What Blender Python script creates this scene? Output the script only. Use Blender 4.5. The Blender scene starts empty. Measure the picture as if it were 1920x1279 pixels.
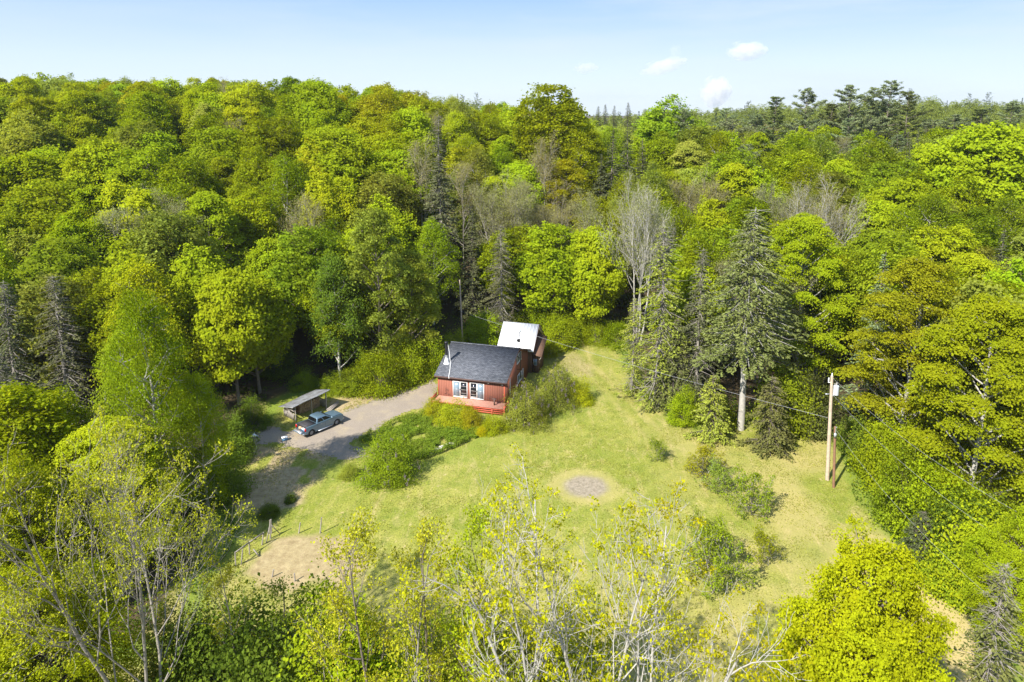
import bpy, math, random
import numpy as np
R = math.radians
SC = bpy.context.scene
COL = SC.collection
random.seed(7)

# ------------------------------------------------------------------ camera, sky, sun, exposure
F, CX, CY, PITCH, HC = 1280.0, 960.0, 450.0, math.atan(250 / 1280), 36.0
cam = bpy.data.cameras.new('camera'); camo = bpy.data.objects.new('camera', cam); COL.objects.link(camo)
camo.location = (0, 0, HC); camo.rotation_euler = (R(90) - PITCH, 0, 0)
cam.sensor_width = 36; cam.lens = 24; cam.shift_y = (CY - 639.5) / 1920
cam.clip_start = 0.5; cam.clip_end = 9000
SC.camera = camo
SUN_EL, SUN_AZ = R(43), R(41)            # shadows run towards azimuth 41 deg right of +Y
W = bpy.data.worlds.new('World'); SC.world = W; W.use_nodes = True
wn = W.node_tree.nodes; wl = W.node_tree.links
bg = wn['Background']; bg.inputs[1].default_value = 0.15
sky = wn.new('ShaderNodeTexSky'); sky.sky_type = 'NISHITA'; sky.sun_disc = False
sky.sun_elevation = SUN_EL; sky.sun_rotation = SUN_AZ + math.pi
sky.air_density = 1.0; sky.dust_density = 0.1; sky.ozone_density = 3.0; sky.altitude = 400
# pale milky air low in the sky, then a thin cirrus veil, both laid over the sky's own direction
tc = wn.new('ShaderNodeTexCoord'); sz = wn.new('ShaderNodeSeparateXYZ'); wl.new(tc.outputs['Generated'], sz.inputs[0])
hr = wn.new('ShaderNodeValToRGB'); wl.new(sz.outputs[2], hr.inputs[0]); he = hr.color_ramp.elements
he[0].position = 0.0; he[0].color = (.70, .80, .90, 1); he[1].position = .32; he[1].color = (.24, .40, .70, 1)
e_ = he.new(.062); e_.color = (.61, .735, .885, 1); e_ = he.new(.145); e_.color = (.37, .55, .83, 1)
hv_ = wn.new('ShaderNodeVectorMath'); hv_.operation = 'SCALE'; hv_.inputs['Scale'].default_value = 3.8; wl.new(hr.outputs[0], hv_.inputs[0])
hf = wn.new('ShaderNodeMapRange'); hf.inputs[1].default_value = .22; hf.inputs[2].default_value = .6; hf.inputs[3].default_value = .95; hf.inputs[4].default_value = 0; wl.new(sz.outputs[2], hf.inputs[0])
mh = wn.new('ShaderNodeMixRGB'); wl.new(hf.outputs[0], mh.inputs[0]); wl.new(sky.outputs[0], mh.inputs[1]); wl.new(hv_.outputs[0], mh.inputs[2])
mp = wn.new('ShaderNodeMapping'); mp.inputs['Scale'].default_value = (1.2, 1.2, 9.0); mp.inputs['Rotation'].default_value = (0, R(6), 0)
nz = wn.new('ShaderNodeTexNoise'); nz.inputs['Scale'].default_value = 2.2; nz.inputs['Detail'].default_value = 6; nz.inputs['Roughness'].default_value = .55
rp = wn.new('ShaderNodeValToRGB'); rp.color_ramp.elements[0].position = .42; rp.color_ramp.elements[1].position = .76
rp.color_ramp.elements[1].color = (.55, .55, .55, 1)
mxs = wn.new('ShaderNodeMixRGB'); mxs.inputs[2].default_value = (2.6, 2.95, 3.3, 1)
wl.new(tc.outputs['Generated'], mp.inputs[0]); wl.new(mp.outputs[0], nz.inputs[0]); wl.new(nz.outputs[0], rp.inputs[0])
xr = wn.new('ShaderNodeMapRange'); xr.inputs[1].default_value = -.6; xr.inputs[2].default_value = .5; xr.inputs[3].default_value = .45; xr.inputs[4].default_value = 1.7; wl.new(sz.outputs[0], xr.inputs[0])
xm = wn.new('ShaderNodeMath'); xm.operation = 'MULTIPLY'; xm.use_clamp = True; wl.new(rp.outputs[0], xm.inputs[0]); wl.new(xr.outputs[0], xm.inputs[1])
wl.new(xm.outputs[0], mxs.inputs[0]); wl.new(mh.outputs[0], mxs.inputs[1]); wl.new(mxs.outputs[0], bg.inputs[0])
sl = bpy.data.lights.new('sun', 'SUN'); so = bpy.data.objects.new('sun', sl); COL.objects.link(so)
sl.energy = 5.0; sl.angle = R(0.5); sl.color = (1, .955, .88)
sd = (math.sin(SUN_AZ) * math.cos(SUN_EL), math.cos(SUN_AZ) * math.cos(SUN_EL), -math.sin(SUN_EL))
from mathutils import Vector, Matrix
so.rotation_euler = Vector(sd).to_track_quat('-Z', 'Y').to_euler()
SC.view_settings.view_transform = 'Standard'; SC.view_settings.look = 'None'
SC.view_settings.exposure = 1.06; SC.view_settings.gamma = 1
SC.render.engine = 'CYCLES'
SC.cycles.max_bounces = 6; SC.cycles.diffuse_bounces = 3; SC.cycles.transmission_bounces = 3; SC.cycles.transparent_max_bounces = 4; SC.cycles.volume_bounces = 4

# ------------------------------------------------------------------ helpers
def ray(px, py):
    xc, yc = px - CX, CY - py
    return np.array([xc, F * math.cos(PITCH) + yc * math.sin(PITCH), -F * math.sin(PITCH) + yc * math.cos(PITCH)])
def G(px, py, z=0.0):
    d = ray(px, py); t = (z - HC) / d[2]; return d * t + np.array([0, 0, HC])
def at_y(px, py, y):
    d = ray(px, py); return d * (y / d[1]) + np.array([0, 0, HC])
def project(p):
    z = p[2] - HC; fw = p[1] * math.cos(PITCH) - z * math.sin(PITCH); up = p[1] * math.sin(PITCH) + z * math.cos(PITCH)
    return CX + F * p[0] / fw, CY - F * up / fw, fw
def sstep(t):
    t = np.clip(t, 0, 1); return t * t * (3 - 2 * t)
def vnoise(x, y, seed=0):
    x = np.asarray(x, float); y = np.asarray(y, float)
    xi = np.floor(x).astype(np.int64); yi = np.floor(y).astype(np.int64); fx = x - xi; fy = y - yi
    def hsh(a, b):
        v = np.sin(a * 127.1 + b * 311.7 + seed * 74.7) * 43758.5453; return v - np.floor(v)
    u = fx * fx * (3 - 2 * fx); v = fy * fy * (3 - 2 * fy)
    return (hsh(xi, yi) * (1 - u) + hsh(xi + 1, yi) * u) * (1 - v) + (hsh(xi, yi + 1) * (1 - u) + hsh(xi + 1, yi + 1) * u) * v
def H(x, y):
    x = np.asarray(x, float); y = np.asarray(y, float)
    y0 = np.interp(x, [-70, -30, -18, 0, 13, 26, 40, 70], [70, 82, 92, 103, 106, 100, 90, 84])
    hh = np.interp(x, [-150, -40, -12, 12, 30, 55, 130, 260], [25, 22, 18, 16.5, 11.5, 11, 12, 12])
    L = np.interp(x, [-70, -15, 12, 40, 80], [95, 70, 56, 75, 70])
    s = y - y0
    h = hh * sstep(s / L * .94 + .06 * (s > 0)) * (s > 0)
    h = h + np.clip(y - 215, 0, 170) * np.interp(x, [-80, 20, 80, 220], [.03, .03, .045, .085])
    h = h - np.clip(y - 430, 0, 600) * .05
    und = (vnoise(x / 22, y / 22, 3) - .5) * 3.0
    return h + und * sstep(s / 30) * (s > 0)
def in_poly(P, x, y):
    x = np.asarray(x, float); y = np.asarray(y, float); c = np.zeros(x.shape, bool)
    n = len(P)
    for i in range(n):
        x1, y1 = P[i]; x2, y2 = P[(i + 1) % n]
        k = ((y1 > y) != (y2 > y)) & (x < (x2 - x1) * (y - y1) / (y2 - y1 + 1e-12) + x1)
        c ^= k
    return c
def dist_poly(P, x, y):
    x = np.asarray(x, float); y = np.asarray(y, float); d = np.full(x.shape, 1e9)
    for i in range(len(P)):
        a = np.array(P[i]); b = np.array(P[(i + 1) % len(P)]); ab = b - a; L2 = (ab ** 2).sum() + 1e-9
        t = np.clip(((x - a[0]) * ab[0] + (y - a[1]) * ab[1]) / L2, 0, 1)
        d = np.minimum(d, np.hypot(x - a[0] - t * ab[0], y - a[1] - t * ab[1]))
    return d
def sdist(P, x, y):          # negative inside
    d = dist_poly(P, x, y); return np.where(in_poly(P, x, y), -d, d)
def poly(*pp): return [tuple(G(a, b)[:2]) for a, b in pp]

CLEAR = poly((-60, 1279), (360, 1200), (375, 1080), (430, 1010), (412, 930), (440, 870), (462, 835), (490, 812), (512, 790), (520, 752), (560, 740), (620, 728), (700, 728), (800, 702), (830, 668),
             (900, 640), (1000, 640), (1050, 648), (1085, 618), (1150, 632), (1180, 690), (1215, 745), (1270, 775), (1310, 800), (1380, 790), (1490, 782), (1560, 800),
             (1600, 870), (1625, 945), (1690, 1010), (1765, 1085), (1840, 1170), (1900, 1279), (1900, 2600), (-60, 2600))

class MB:
    """collects quads / polygons for ONE mesh object"""
    def __init__(s): s.v = []; s.f = []; s.n = 0; s.vq = []; s.fq = []
    def add(s, verts, faces):
        o = s.n; s.v.extend([tuple(map(float, p)) for p in verts]); s.f.extend([tuple(i + o for i in f) for f in faces]); s.n += len(verts)
    def arr(s, V, Q): s.vq.append(V); s.fq.append(Q)
    def box(s, lo, hi, M=None):
        x0, y0, z0 = lo; x1, y1, z1 = hi
        P = [(x0, y0, z0), (x1, y0, z0), (x1, y1, z0), (x0, y1, z0), (x0, y0, z1), (x1, y0, z1), (x1, y1, z1), (x0, y1, z1)]
        if M is not None: P = [tuple(M @ Vector(p)) for p in P]
        s.add(P, [(0, 3, 2, 1), (4, 5, 6, 7), (0, 1, 5, 4), (1, 2, 6, 5), (2, 3, 7, 6), (3, 0, 4, 7)])
    def prism(s, P2, a, b, axis='y'):
        n = len(P2)
        def m(p, t): return {'y': (p[0], t, p[1]), 'x': (t, p[0], p[1]), 'z': (p[0], p[1], t)}[axis]
        V = [m(p, a) for p in P2] + [m(p, b) for p in P2]
        Fc = [tuple(range(n)), tuple(range(2 * n - 1, n - 1, -1))] + [(i, i + n, (i + 1) % n + n, (i + 1) % n) for i in range(n)]
        s.add(V, Fc)
    def bar(s, a, b, w, h=None, up=(0, 0, 1)):
        a = Vector(a); b = Vector(b); d = b - a; L = d.length; d.normalize(); u = Vector(up)
        if abs(d.dot(u)) > .98: u = Vector((1, 0, 0))
        x = d.cross(u).normalized(); y = x.cross(d).normalized(); h = h or w
        P = []
        for t in (0, L):
            for sx, sy in ((-1, -1), (1, -1), (1, 1), (-1, 1)): P.append(a + d * t + x * sx * w / 2 + y * sy * h / 2)
        s.add(P, [(0, 1, 2, 3), (7, 6, 5, 4), (0, 4, 5, 1), (1, 5, 6, 2), (2, 6, 7, 3), (3, 7, 4, 0)])
    def tube(s, pts, rad, n=6, cap=False):
        V, Q = tube_arr(np.array(pts, float), np.array(rad, float) if np.ndim(rad) else np.full(len(pts), float(rad)), n)
        s.arr(V, Q)
        if cap:
            s.add(V[:n], [tuple(range(n - 1, -1, -1))]); s.add(V[-n:], [tuple(range(n))])
    def cyl(s, a, b, r, n=16, r2=None): s.tube([a, b], [r, r if r2 is None else r2], n, True)
    def build(s, name, mat, parent=None, smooth=False):
        V = np.array(s.v, float).reshape(-1, 3); faces = s.f
        me = bpy.data.meshes.new(name)
        if s.vq:
            off = len(V); VV = [V]; QQ = []
            for v, q in zip(s.vq, s.fq): VV.append(v); QQ.append(q + off); off += len(v)
            V = np.concatenate(VV); Q = np.concatenate(QQ).astype(np.int32)
        else: Q = np.zeros((0, 4), np.int32)
        lt = np.array([len(f) for f in faces] + [], np.int32)
        li = np.array([i for f in faces for i in f], np.int32)
        tot = np.concatenate([lt, np.full(len(Q), 4, np.int32)]).astype(np.int32)
        idx = np.concatenate([li, Q.ravel()]).astype(np.int32)
        st = np.concatenate([[0], np.cumsum(tot)[:-1]]).astype(np.int32)
        me.vertices.add(len(V)); me.vertices.foreach_set('co', V.astype(np.float32).ravel())
        me.loops.add(len(idx)); me.loops.foreach_set('vertex_index', idx)
        me.polygons.add(len(tot)); me.polygons.foreach_set('loop_start', st); me.polygons.foreach_set('loop_total', tot)
        if smooth: me.polygons.foreach_set('use_smooth', np.ones(len(tot), bool))
        me.update(calc_edges=True)
        if mat: me.materials.append(mat)
        o = bpy.data.objects.new(name, me); COL.objects.link(o)
        if parent is not None: o.parent = parent
        return o
def each(g, name, mat, parent):
    """one object per separate piece collected in g"""
    par = list(range(len(g.v)))
    def f(a):
        while par[a] != a: par[a] = par[par[a]]; a = par[a]
        return a
    for q in g.f:
        for a in q[1:]: par[f(a)] = f(q[0])
    grp = {}
    for q in g.f: grp.setdefault(f(q[0]), []).append(q)
    out = []
    for fs in grp.values():
        ids = sorted({i for q in fs for i in q}); mp_ = {a: k for k, a in enumerate(ids)}; m_ = MB(); m_.add([g.v[i] for i in ids], [tuple(mp_[i] for i in q) for q in fs]); out.append(m_.build(name, mat, parent))
    return out
def tube_arr(P, r, n):
    k = len(P); d = np.gradient(P, axis=0); d /= np.linalg.norm(d, axis=1, keepdims=True) + 1e-9
    up = np.array([0, 0, 1.0]) if abs(d[0, 2]) < .9 else np.array([1.0, 0, 0])
    x = np.cross(d, up); x /= np.linalg.norm(x, axis=1, keepdims=True) + 1e-9; y = np.cross(x, d)
    a = np.arange(n) * 2 * math.pi / n
    V = P[:, None, :] + r[:, None, None] * (np.cos(a)[None, :, None] * x[:, None, :] + np.sin(a)[None, :, None] * y[:, None, :])
    i = np.arange(k - 1)[:, None] * n; j = np.arange(n)[None, :]; j2 = (j + 1) % n
    Q = np.stack([i + j, i + j2, i + n + j2, i + n + j], -1).reshape(-1, 4)
    return V.reshape(-1, 3), Q
def nrmz(a): return a / (np.linalg.norm(a, axis=-1, keepdims=True) + 1e-9)
def cards(rng, C, N, L, Wd, fold=.25, T=None):
    """folded leaf shapes: centre, normal, length, width"""
    n = len(C); N = nrmz(N)
    if T is None: T = rng.normal(size=(n, 3))
    T = nrmz(T - (T * N).sum(1, keepdims=True) * N); B = np.cross(N, T)
    L = np.broadcast_to(L, (n,))[:, None]; Wd = np.broadcast_to(Wd, (n,))[:, None]
    V = np.stack([C - T * L / 2, C + B * Wd / 2 + N * Wd * fold, C + T * L / 2, C - B * Wd / 2 + N * Wd * fold], 1)
    return V.reshape(-1, 3), np.arange(n * 4).reshape(-1, 4)

def tag(o, label=None, cat=None, group=None, kind=None):
    if label: o['label'] = label
    if cat: o['category'] = cat
    if group: o['group'] = group
    if kind: o['kind'] = kind
    return o
def empty(name, loc, rz=0, label=None, cat=None, group=None):
    o = bpy.data.objects.new(name, None); COL.objects.link(o); o.location = loc; o.rotation_euler = (0, 0, rz)
    o.empty_display_size = .3
    return tag(o, label, cat, group)

# ------------------------------------------------------------------ materials
MATS = {}
def nt(name):
    m = bpy.data.materials.new(name); m.use_nodes = True; MATS[name] = m; t = m.node_tree
    return m, t.nodes, t.links, t.nodes['Principled BSDF']
def pmat(name, col, rough=.7, metal=0, var=.12, scale=3, bump=0, bscale=30, spec=.3):
    m, n, l, b = nt(name)
    b.inputs['Roughness'].default_value = rough; b.inputs['Metallic'].default_value = metal; b.inputs['Specular IOR Level'].default_value = spec
    t = n.new('ShaderNodeTexCoord'); z = n.new('ShaderNodeTexNoise'); z.inputs['Scale'].default_value = scale; z.inputs['Detail'].default_value = 5
    mx = n.new('ShaderNodeMixRGB'); mx.inputs[1].default_value = tuple(c * (1 - var * 2) for c in col) + (1,); mx.inputs[2].default_value = tuple(min(1, c * (1 + var * 2)) for c in col) + (1,)
    l.new(t.outputs['Object'], z.inputs[0]); l.new(z.outputs[0], mx.inputs[0]); l.new(mx.outputs[0], b.inputs['Base Color'])
    if bump:
        z2 = n.new('ShaderNodeTexNoise'); z2.inputs['Scale'].default_value = bscale; bp = n.new('ShaderNodeBump'); bp.inputs['Strength'].default_value = bump
        l.new(t.outputs['Object'], z2.inputs[0]); l.new(z2.outputs[0], bp.inputs['Height']); l.new(bp.outputs[0], b.inputs['Normal'])
    return m
def leafmat(name, trans=.35, bvar=.38, tint=(1.15, 1.05, .6)):
    """crown material: colour comes from the object's own colour, each leaf differs a little"""
    m, n, l, b = nt(name); n.remove(b); out = n['Material Output']
    oi = n.new('ShaderNodeObjectInfo'); ge = n.new('ShaderNodeNewGeometry')
    mr = n.new('ShaderNodeMapRange'); mr.inputs[3].default_value = 1 - bvar; mr.inputs[4].default_value = 1 + bvar
    l.new(ge.outputs['Random Per Island'], mr.inputs[0])
    vm = n.new('ShaderNodeVectorMath'); vm.operation = 'SCALE'; l.new(oi.outputs['Color'], vm.inputs[0]); l.new(mr.outputs[0], vm.inputs['Scale'])
    tcx = n.new('ShaderNodeTexCoord'); z = n.new('ShaderNodeTexNoise'); z.inputs['Scale'].default_value = .35; z.inputs['Detail'].default_value = 2
    l.new(tcx.outputs['Object'], z.inputs[0])
    hs = n.new('ShaderNodeHueSaturation'); mr2 = n.new('ShaderNodeMapRange'); mr2.inputs[1].default_value = .3; mr2.inputs[2].default_value = .7; mr2.inputs[3].default_value = .493; mr2.inputs[4].default_value = .508
    l.new(z.outputs[0], mr2.inputs[0]); l.new(mr2.outputs[0], hs.inputs['Hue']); l.new(vm.outputs[0], hs.inputs['Color'])
    d = n.new('ShaderNodeBsdfDiffuse'); t = n.new('ShaderNodeBsdfTranslucent'); mx = n.new('ShaderNodeMixShader'); mx.inputs[0].default_value = trans
    vm2 = n.new('ShaderNodeVectorMath'); vm2.operation = 'MULTIPLY'; vm2.inputs[1].default_value = tint
    l.new(hs.outputs[0], vm2.inputs[0]); l.new(hs.outputs[0], d.inputs[0]); l.new(vm2.outputs[0], t.inputs[0])
    l.new(d.outputs[0], mx.inputs[1]); l.new(t.outputs[0], mx.inputs[2]); l.new(mx.outputs[0], out.inputs[0])
    return m
LEAF = leafmat('leaves', .50, .28); NEEDLE = leafmat('needles', .25, .35, (1, 1, .8))
BARK = pmat('bark', (.15, .125, .10), .9, var=.3, scale=4)
BARKG = pmat('grey_bark', (.25, .225, .19), .9, var=.25, scale=3)
BARKW = pmat('pale_bark', (.36, .34, .30), .85, var=.25, scale=5)
BARKD = pmat('dark_bark', (.075, .06, .05), .9, var=.3, scale=4)
WOODG = pmat('weathered_wood', (.27, .24, .21), .9, var=.25, scale=6, bump=.3)
WOODP = pmat('pole_wood', (.44, .35, .26), .85, var=.2, scale=3)
REDW = pmat('red_painted_wood', (.42, .085, .045), .6, var=.15, scale=4)
DECKF = pmat('deck_boards', (.50, .25, .18), .7, var=.2, scale=5)
WHITE = pmat('white_trim', (.78, .78, .76), .5, var=.04)
BLACKM = pmat('black_metal', (.03, .03, .032), .45, .3, var=.1)
STEEL = pmat('galvanised_metal', (.5, .52, .54), .4, .6, var=.1)
TRANSF = pmat('transformer_grey', (.5, .53, .56), .45, .1, var=.08)
WIREM = pmat('grey_wire', (.36, .36, .36), .5, .3, var=.05)
PAINT = pmat('blue_grey_paint', (.125, .195, .25), .28, .35, var=.03, spec=.5)
PAINT.node_tree.nodes['Principled BSDF'].inputs['Coat Weight'].default_value = .6
GLASSD = pmat('dark_glass', (.012, .014, .016), .08, 0, var=.1, spec=.6)
RUBBER = pmat('rubber', (.02, .02, .02), .85, var=.1)
RIM = pmat('alloy', (.45, .46, .47), .35, .7, var=.05)
TONN = pmat('vinyl_cover', (.045, .042, .045), .7, var=.15, scale=2)
REDL = pmat('red_lens', (.5, .015, .01), .25, var=.05)
CHROME = pmat('chrome', (.6, .6, .6), .2, .9, var=.02)
STONE = pmat('stone', (.42, .40, .36), .9, var=.2, scale=5, bump=.4)
LOGM = pmat('firewood', (.26, .16, .09), .9, var=.35, scale=12)
ENDW = pmat('cut_wood', (.45, .31, .18), .9, var=.3, scale=9)
BLUEP = pmat('blue_plastic', (.10, .20, .32), .5, var=.1)

# ground -------------------------------------------------------------
def attr(n, l, name):
    a = n.new('ShaderNodeAttribute'); a.attribute_name = name; return a.outputs['Fac']
def noise(n, l, co, scale, det=6, rough=.55, dist=0):
    z = n.new('ShaderNodeTexNoise'); z.inputs['Scale'].default_value = scale; z.inputs['Detail'].default_value = det
    z.inputs['Roughness'].default_value = rough; z.inputs['Distortion'].default_value = dist; l.new(co, z.inputs[0]); return z.outputs[0]
def ramp(n, l, fac, a, b, c0=(0, 0, 0, 1), c1=(1, 1, 1, 1)):
    r = n.new('ShaderNodeValToRGB'); r.color_ramp.elements[0].position = a; r.color_ramp.elements[1].position = b
    r.color_ramp.elements[0].color = c0; r.color_ramp.elements[1].color = c1; l.new(fac, r.inputs[0]); return r.outputs[0]
def mix(n, l, f, a, b, mode='MIX'):
    m = n.new('ShaderNodeMixRGB'); m.blend_type = mode
    for i, v in ((0, f), (1, a), (2, b)):
        if isinstance(v, (int, float)): m.inputs[i].default_value = v
        elif isinstance(v, tuple): m.inputs[i].default_value = v if len(v) == 4 else v + (1,)
        else: l.new(v, m.inputs[i])
    return m.outputs[0]
GM, n, l, b = nt('grass_ground')
t = n.new('ShaderNodeTexCoord').outputs['Object']
mpg = n.new('ShaderNodeMapping'); mpg.inputs['Rotation'].default_value = (0, 0, R(-20)); mpg.inputs['Scale'].default_value = (1, .22, 1); l.new(t, mpg.inputs[0]); ts = mpg.outputs[0]
c = mix(n, l, ramp(n, l, noise(n, l, t, .16, 5, .6, .6), .38, .64), (.200, .226, .034), (.290, .282, .064))
c = mix(n, l, ramp(n, l, noise(n, l, ts, .8, 8, .75, .8), .50, .74), c, (.42, .34, .15))
c = mix(n, l, ramp(n, l, noise(n, l, t, .7, 8, .75, .5), .48, .66), c, (.165, .200, .032))
c = mix(n, l, ramp(n, l, noise(n, l, t, 1.6, 8, .75), .57, .72), c, (.48, .37, .20))
fine = noise(n, l, t, 7, 4, .8)
c = mix(n, l, 1.0, c, ramp(n, l, fine, .30, .70, (.48, .50, .46, 1), (1.46, 1.44, 1.42, 1)), 'MULTIPLY')
# faint curved mowing passes
mw = n.new('ShaderNodeTexWave'); mw.wave_type = 'RINGS'; mw.rings_direction = 'Z'; mw.inputs['Scale'].default_value = .19; mw.inputs['Distortion'].default_value = 1.2; mw.inputs['Detail'].default_value = 3
mo = n.new('ShaderNodeMapping'); mo.inputs['Location'].default_value = (-34, -40, 0); l.new(t, mo.inputs[0]); l.new(mo.outputs[0], mw.inputs[0])
c = mix(n, l, 1.0, c, ramp(n, l, mw.outputs[1], .2, .8, (.965, .97, .96, 1), (1.025, 1.02, 1.02, 1)), 'MULTIPLY')
dry = mix(n, l, noise(n, l, t, 2.2, 6, .7), (.46, .36, .17), (.38, .31, .11))
c = mix(n, l, attr(n, l, 'dry'), c, dry)
gr = mix(n, l, noise(n, l, t, 1.4, 6, .7), (.13, .19, .022), (.19, .24, .035))
c = mix(n, l, attr(n, l, 'lush'), c, gr)
ash = mix(n, l, ramp(n, l, noise(n, l, t, 2.5, 6, .7), .35, .65), (.16, .13, .11), (.36, .30, .25))
c = mix(n, l, attr(n, l, 'ash'), c, ash)
dirt = mix(n, l, ramp(n, l, noise(n, l, t, 1.7, 7, .7), .35, .65), (.27, .19, .115), (.44, .34, .20))
c = mix(n, l, attr(n, l, 'dirt'), c, dirt)
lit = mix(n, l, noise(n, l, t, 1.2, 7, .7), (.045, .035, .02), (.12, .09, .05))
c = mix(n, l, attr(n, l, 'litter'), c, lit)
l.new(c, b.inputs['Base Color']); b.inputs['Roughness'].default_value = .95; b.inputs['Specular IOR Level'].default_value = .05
bp = n.new('ShaderNodeBump'); bp.inputs['Strength'].default_value = .5; bp.inputs['Distance'].default_value = .12
l.new(noise(n, l, t, 4.5, 5, .8), bp.inputs['Height']); l.new(bp.outputs[0], b.inputs['Normal'])

def nonuni(a, b, fine0, fine1, fs, cs):
    v = [fine0]; s = fs
    out = list(np.arange(fine0, fine1, fs)); x = fine1; s = fs
    while x < b: out.append(x); s = min(s * 1.18, cs); x += s
    out.append(b); x = fine0; s = fs; L = []
    while True:
        s = min(s * 1.18, cs); x -= s
        if x <= a: break
        L.append(x)
    return np.array([a] + L[::-1] + out)
gx = nonuni(-1500, 1500, -48, 48, .4, 60); gy = nonuni(-300, 3000, 30, 112, .4, 60)
X, Y = np.meshgrid(gx, gy); Z = H(X, Y)
V = np.stack([X, Y, Z], -1).reshape(-1, 3); ny, nx = X.shape
i = np.arange(ny - 1)[:, None] * nx + np.arange(nx - 1)[None]
Q = np.stack([i, i + 1, i + nx + 1, i + nx], -1).reshape(-1, 4)
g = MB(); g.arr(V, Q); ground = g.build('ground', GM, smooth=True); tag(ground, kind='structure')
xx, yy = V[:, 0], V[:, 1]
wob = (vnoise(xx / 3, yy / 3, 1) - .5) * 2.4 + (vnoise(xx / 1.1, yy / 1.1, 2) - .5) * 1.2
def setattr_(name, val):
    a = ground.data.attributes.new(name, 'FLOAT', 'POINT'); a.data.foreach_set('value', np.clip(val, 0, 1).astype(np.float32))
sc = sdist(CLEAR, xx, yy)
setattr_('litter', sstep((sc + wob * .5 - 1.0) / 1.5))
FIRE = G(1095, 911)
fr = np.hypot(xx - FIRE[0], (yy - FIRE[1]))
GARDEN = poly((455, 1075), (470, 1040), (505, 1015), (560, 1000), (660, 1000), (700, 1040), (690, 1090), (600, 1110), (500, 1095))
DIRT = poly((440, 880), (470, 840), (560, 845), (608, 858), (590, 910), (560, 950), (500, 960), (440, 950))
BANK = poly((612, 748), (700, 735), (735, 738), (700, 762), (650, 780), (625, 775))
PATCH2 = poly((1030, 672), (1075, 660), (1115, 690), (1100, 720), (1085, 715), (1060, 690))
drv = sstep((2.4 - dist_poly(GARDEN, xx, yy) - wob) / 2) * in_poly(GARDEN, xx, yy)
dirt = np.maximum.reduce([.8 * sstep(.5 - (sdist(GARDEN, xx, yy) + wob * .9) / 1.2), .85 * sstep(.5 - (sdist(DIRT, xx, yy) + wob * .9) / 1.4) * (vnoise(xx / 1.7, yy / 1.7, 9) > .3),
                          .9 * sstep(.5 - (sdist(BANK, xx, yy) + wob * .7) / 1.2), .45 * sstep(.5 - (sdist(PATCH2, xx, yy) + wob * .6) / 1.5)])
setattr_('dirt', dirt)
setattr_('ash', .8 * sstep((2.6 - fr + wob * .3) / .9))
ringd = .45 * sstep((3.9 - fr + wob * .25) / .9)
DRYR = poly((1740, 1095), (1790, 1110), (1850, 1200), (1900, 1279), (1830, 1279), (1760, 1180))
d2 = .8 * sstep(.5 - (sdist(DRYR, xx, yy) + wob) / 2) + .55 * sstep((xx - 10) / 16) * sstep((vnoise(xx / 5, yy / 5, 6) - .15) * 2.2) + .5 * sstep((52 - yy) / 12) * sstep((vnoise(xx / 3, yy / 3, 16) - .1) * 2)
track = .35 * np.exp(-((xx - np.interp(yy, [70, 80, 92, 104], [15, 12.5, 9.5, 9])) / .5) ** 2) * (yy > 66) * (yy < 106) + .55 * np.exp(-((xx - np.interp(yy, [70, 80, 92, 104], [17.2, 14.6, 11.4, 11])) / .5) ** 2) * (yy > 66) * (yy < 106)
setattr_('dry', np.maximum.reduce([ringd, d2, track * .8]))
lush = sstep((1.6 + sc + wob * .6) / 1.6) * (sc < 1) * .9
lush = np.maximum(lush, .8 * sstep((2.6 - np.abs(dist_poly(poly((560, 870), (700, 900), (860, 850), (940, 800), (1040, 790), (1110, 730)), xx, yy)) + wob) / 3) * (yy > 60) * .6)
setattr_('lush', lush)

# gravel drive: its own sheet lying just above the ground
DM, n, l, b = nt('gravel'); t = n.new('ShaderNodeTexCoord').outputs['Object']
c = mix(n, l, noise(n, l, t, .5, 5, .6), (.23, .19, .15), (.32, .27, .21)); c = mix(n, l, ramp(n, l, noise(n, l, t, .35, 6, .7), .5, .68), c, (.34, .28, .19))
c = mix(n, l, 1.0, c, ramp(n, l, noise(n, l, t, 9, 4, .8), .3, .7, (.7, .7, .7, 1), (1.25, 1.25, 1.25, 1)), 'MULTIPLY')
l.new(c, b.inputs['Base Color']); b.inputs['Roughness'].default_value = .95; b.inputs['Specular IOR Level'].default_value = .1
bp = n.new('ShaderNodeBump'); bp.inputs['Strength'].default_value = .4; bp.inputs['Distance'].default_value = .05; l.new(noise(n, l, t, 14, 4, .8), bp.inputs['Height']); l.new(bp.outputs[0], b.inputs['Normal'])
DRIVE = poly((820, 700), (815, 722), (822, 748), (806, 764), (760, 778), (712, 798), (676, 818), (664, 838), (690, 856), (672, 866), (600, 856), (520, 838), (462, 826), (452, 800), (520, 800), (545, 806), (600, 792), (640, 772), (700, 750), (760, 732), (806, 712))
cell = .25; xs = np.arange(-36, -5, cell); ys = np.arange(58, 92, cell); Xd, Yd = np.meshgrid(xs, ys)
wd = (vnoise(Xd / 1.6, Yd / 1.6, 4) - .5) * 1.5 + (vnoise(Xd / .5, Yd / .5, 5) - .5) * .7
inn = (sdist(DRIVE, Xd, Yd) + wd) < 0
g = MB(); nxd = len(xs); ii = np.argwhere(inn[:-1, :-1] & inn[1:, :-1] & inn[:-1, 1:] & inn[1:, 1:])
Vd = np.stack([Xd, Yd, np.full_like(Xd, .012)], -1).reshape(-1, 3); bi = ii[:, 0] * nxd + ii[:, 1]
Qd = np.stack([bi, bi + 1, bi + nxd + 1, bi + nxd], -1); used, inv = np.unique(Qd, return_inverse=True)
g.arr(Vd[used], inv.reshape(-1, 4)); tag(g.build('driveway', DM, smooth=True), kind='structure')

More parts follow.
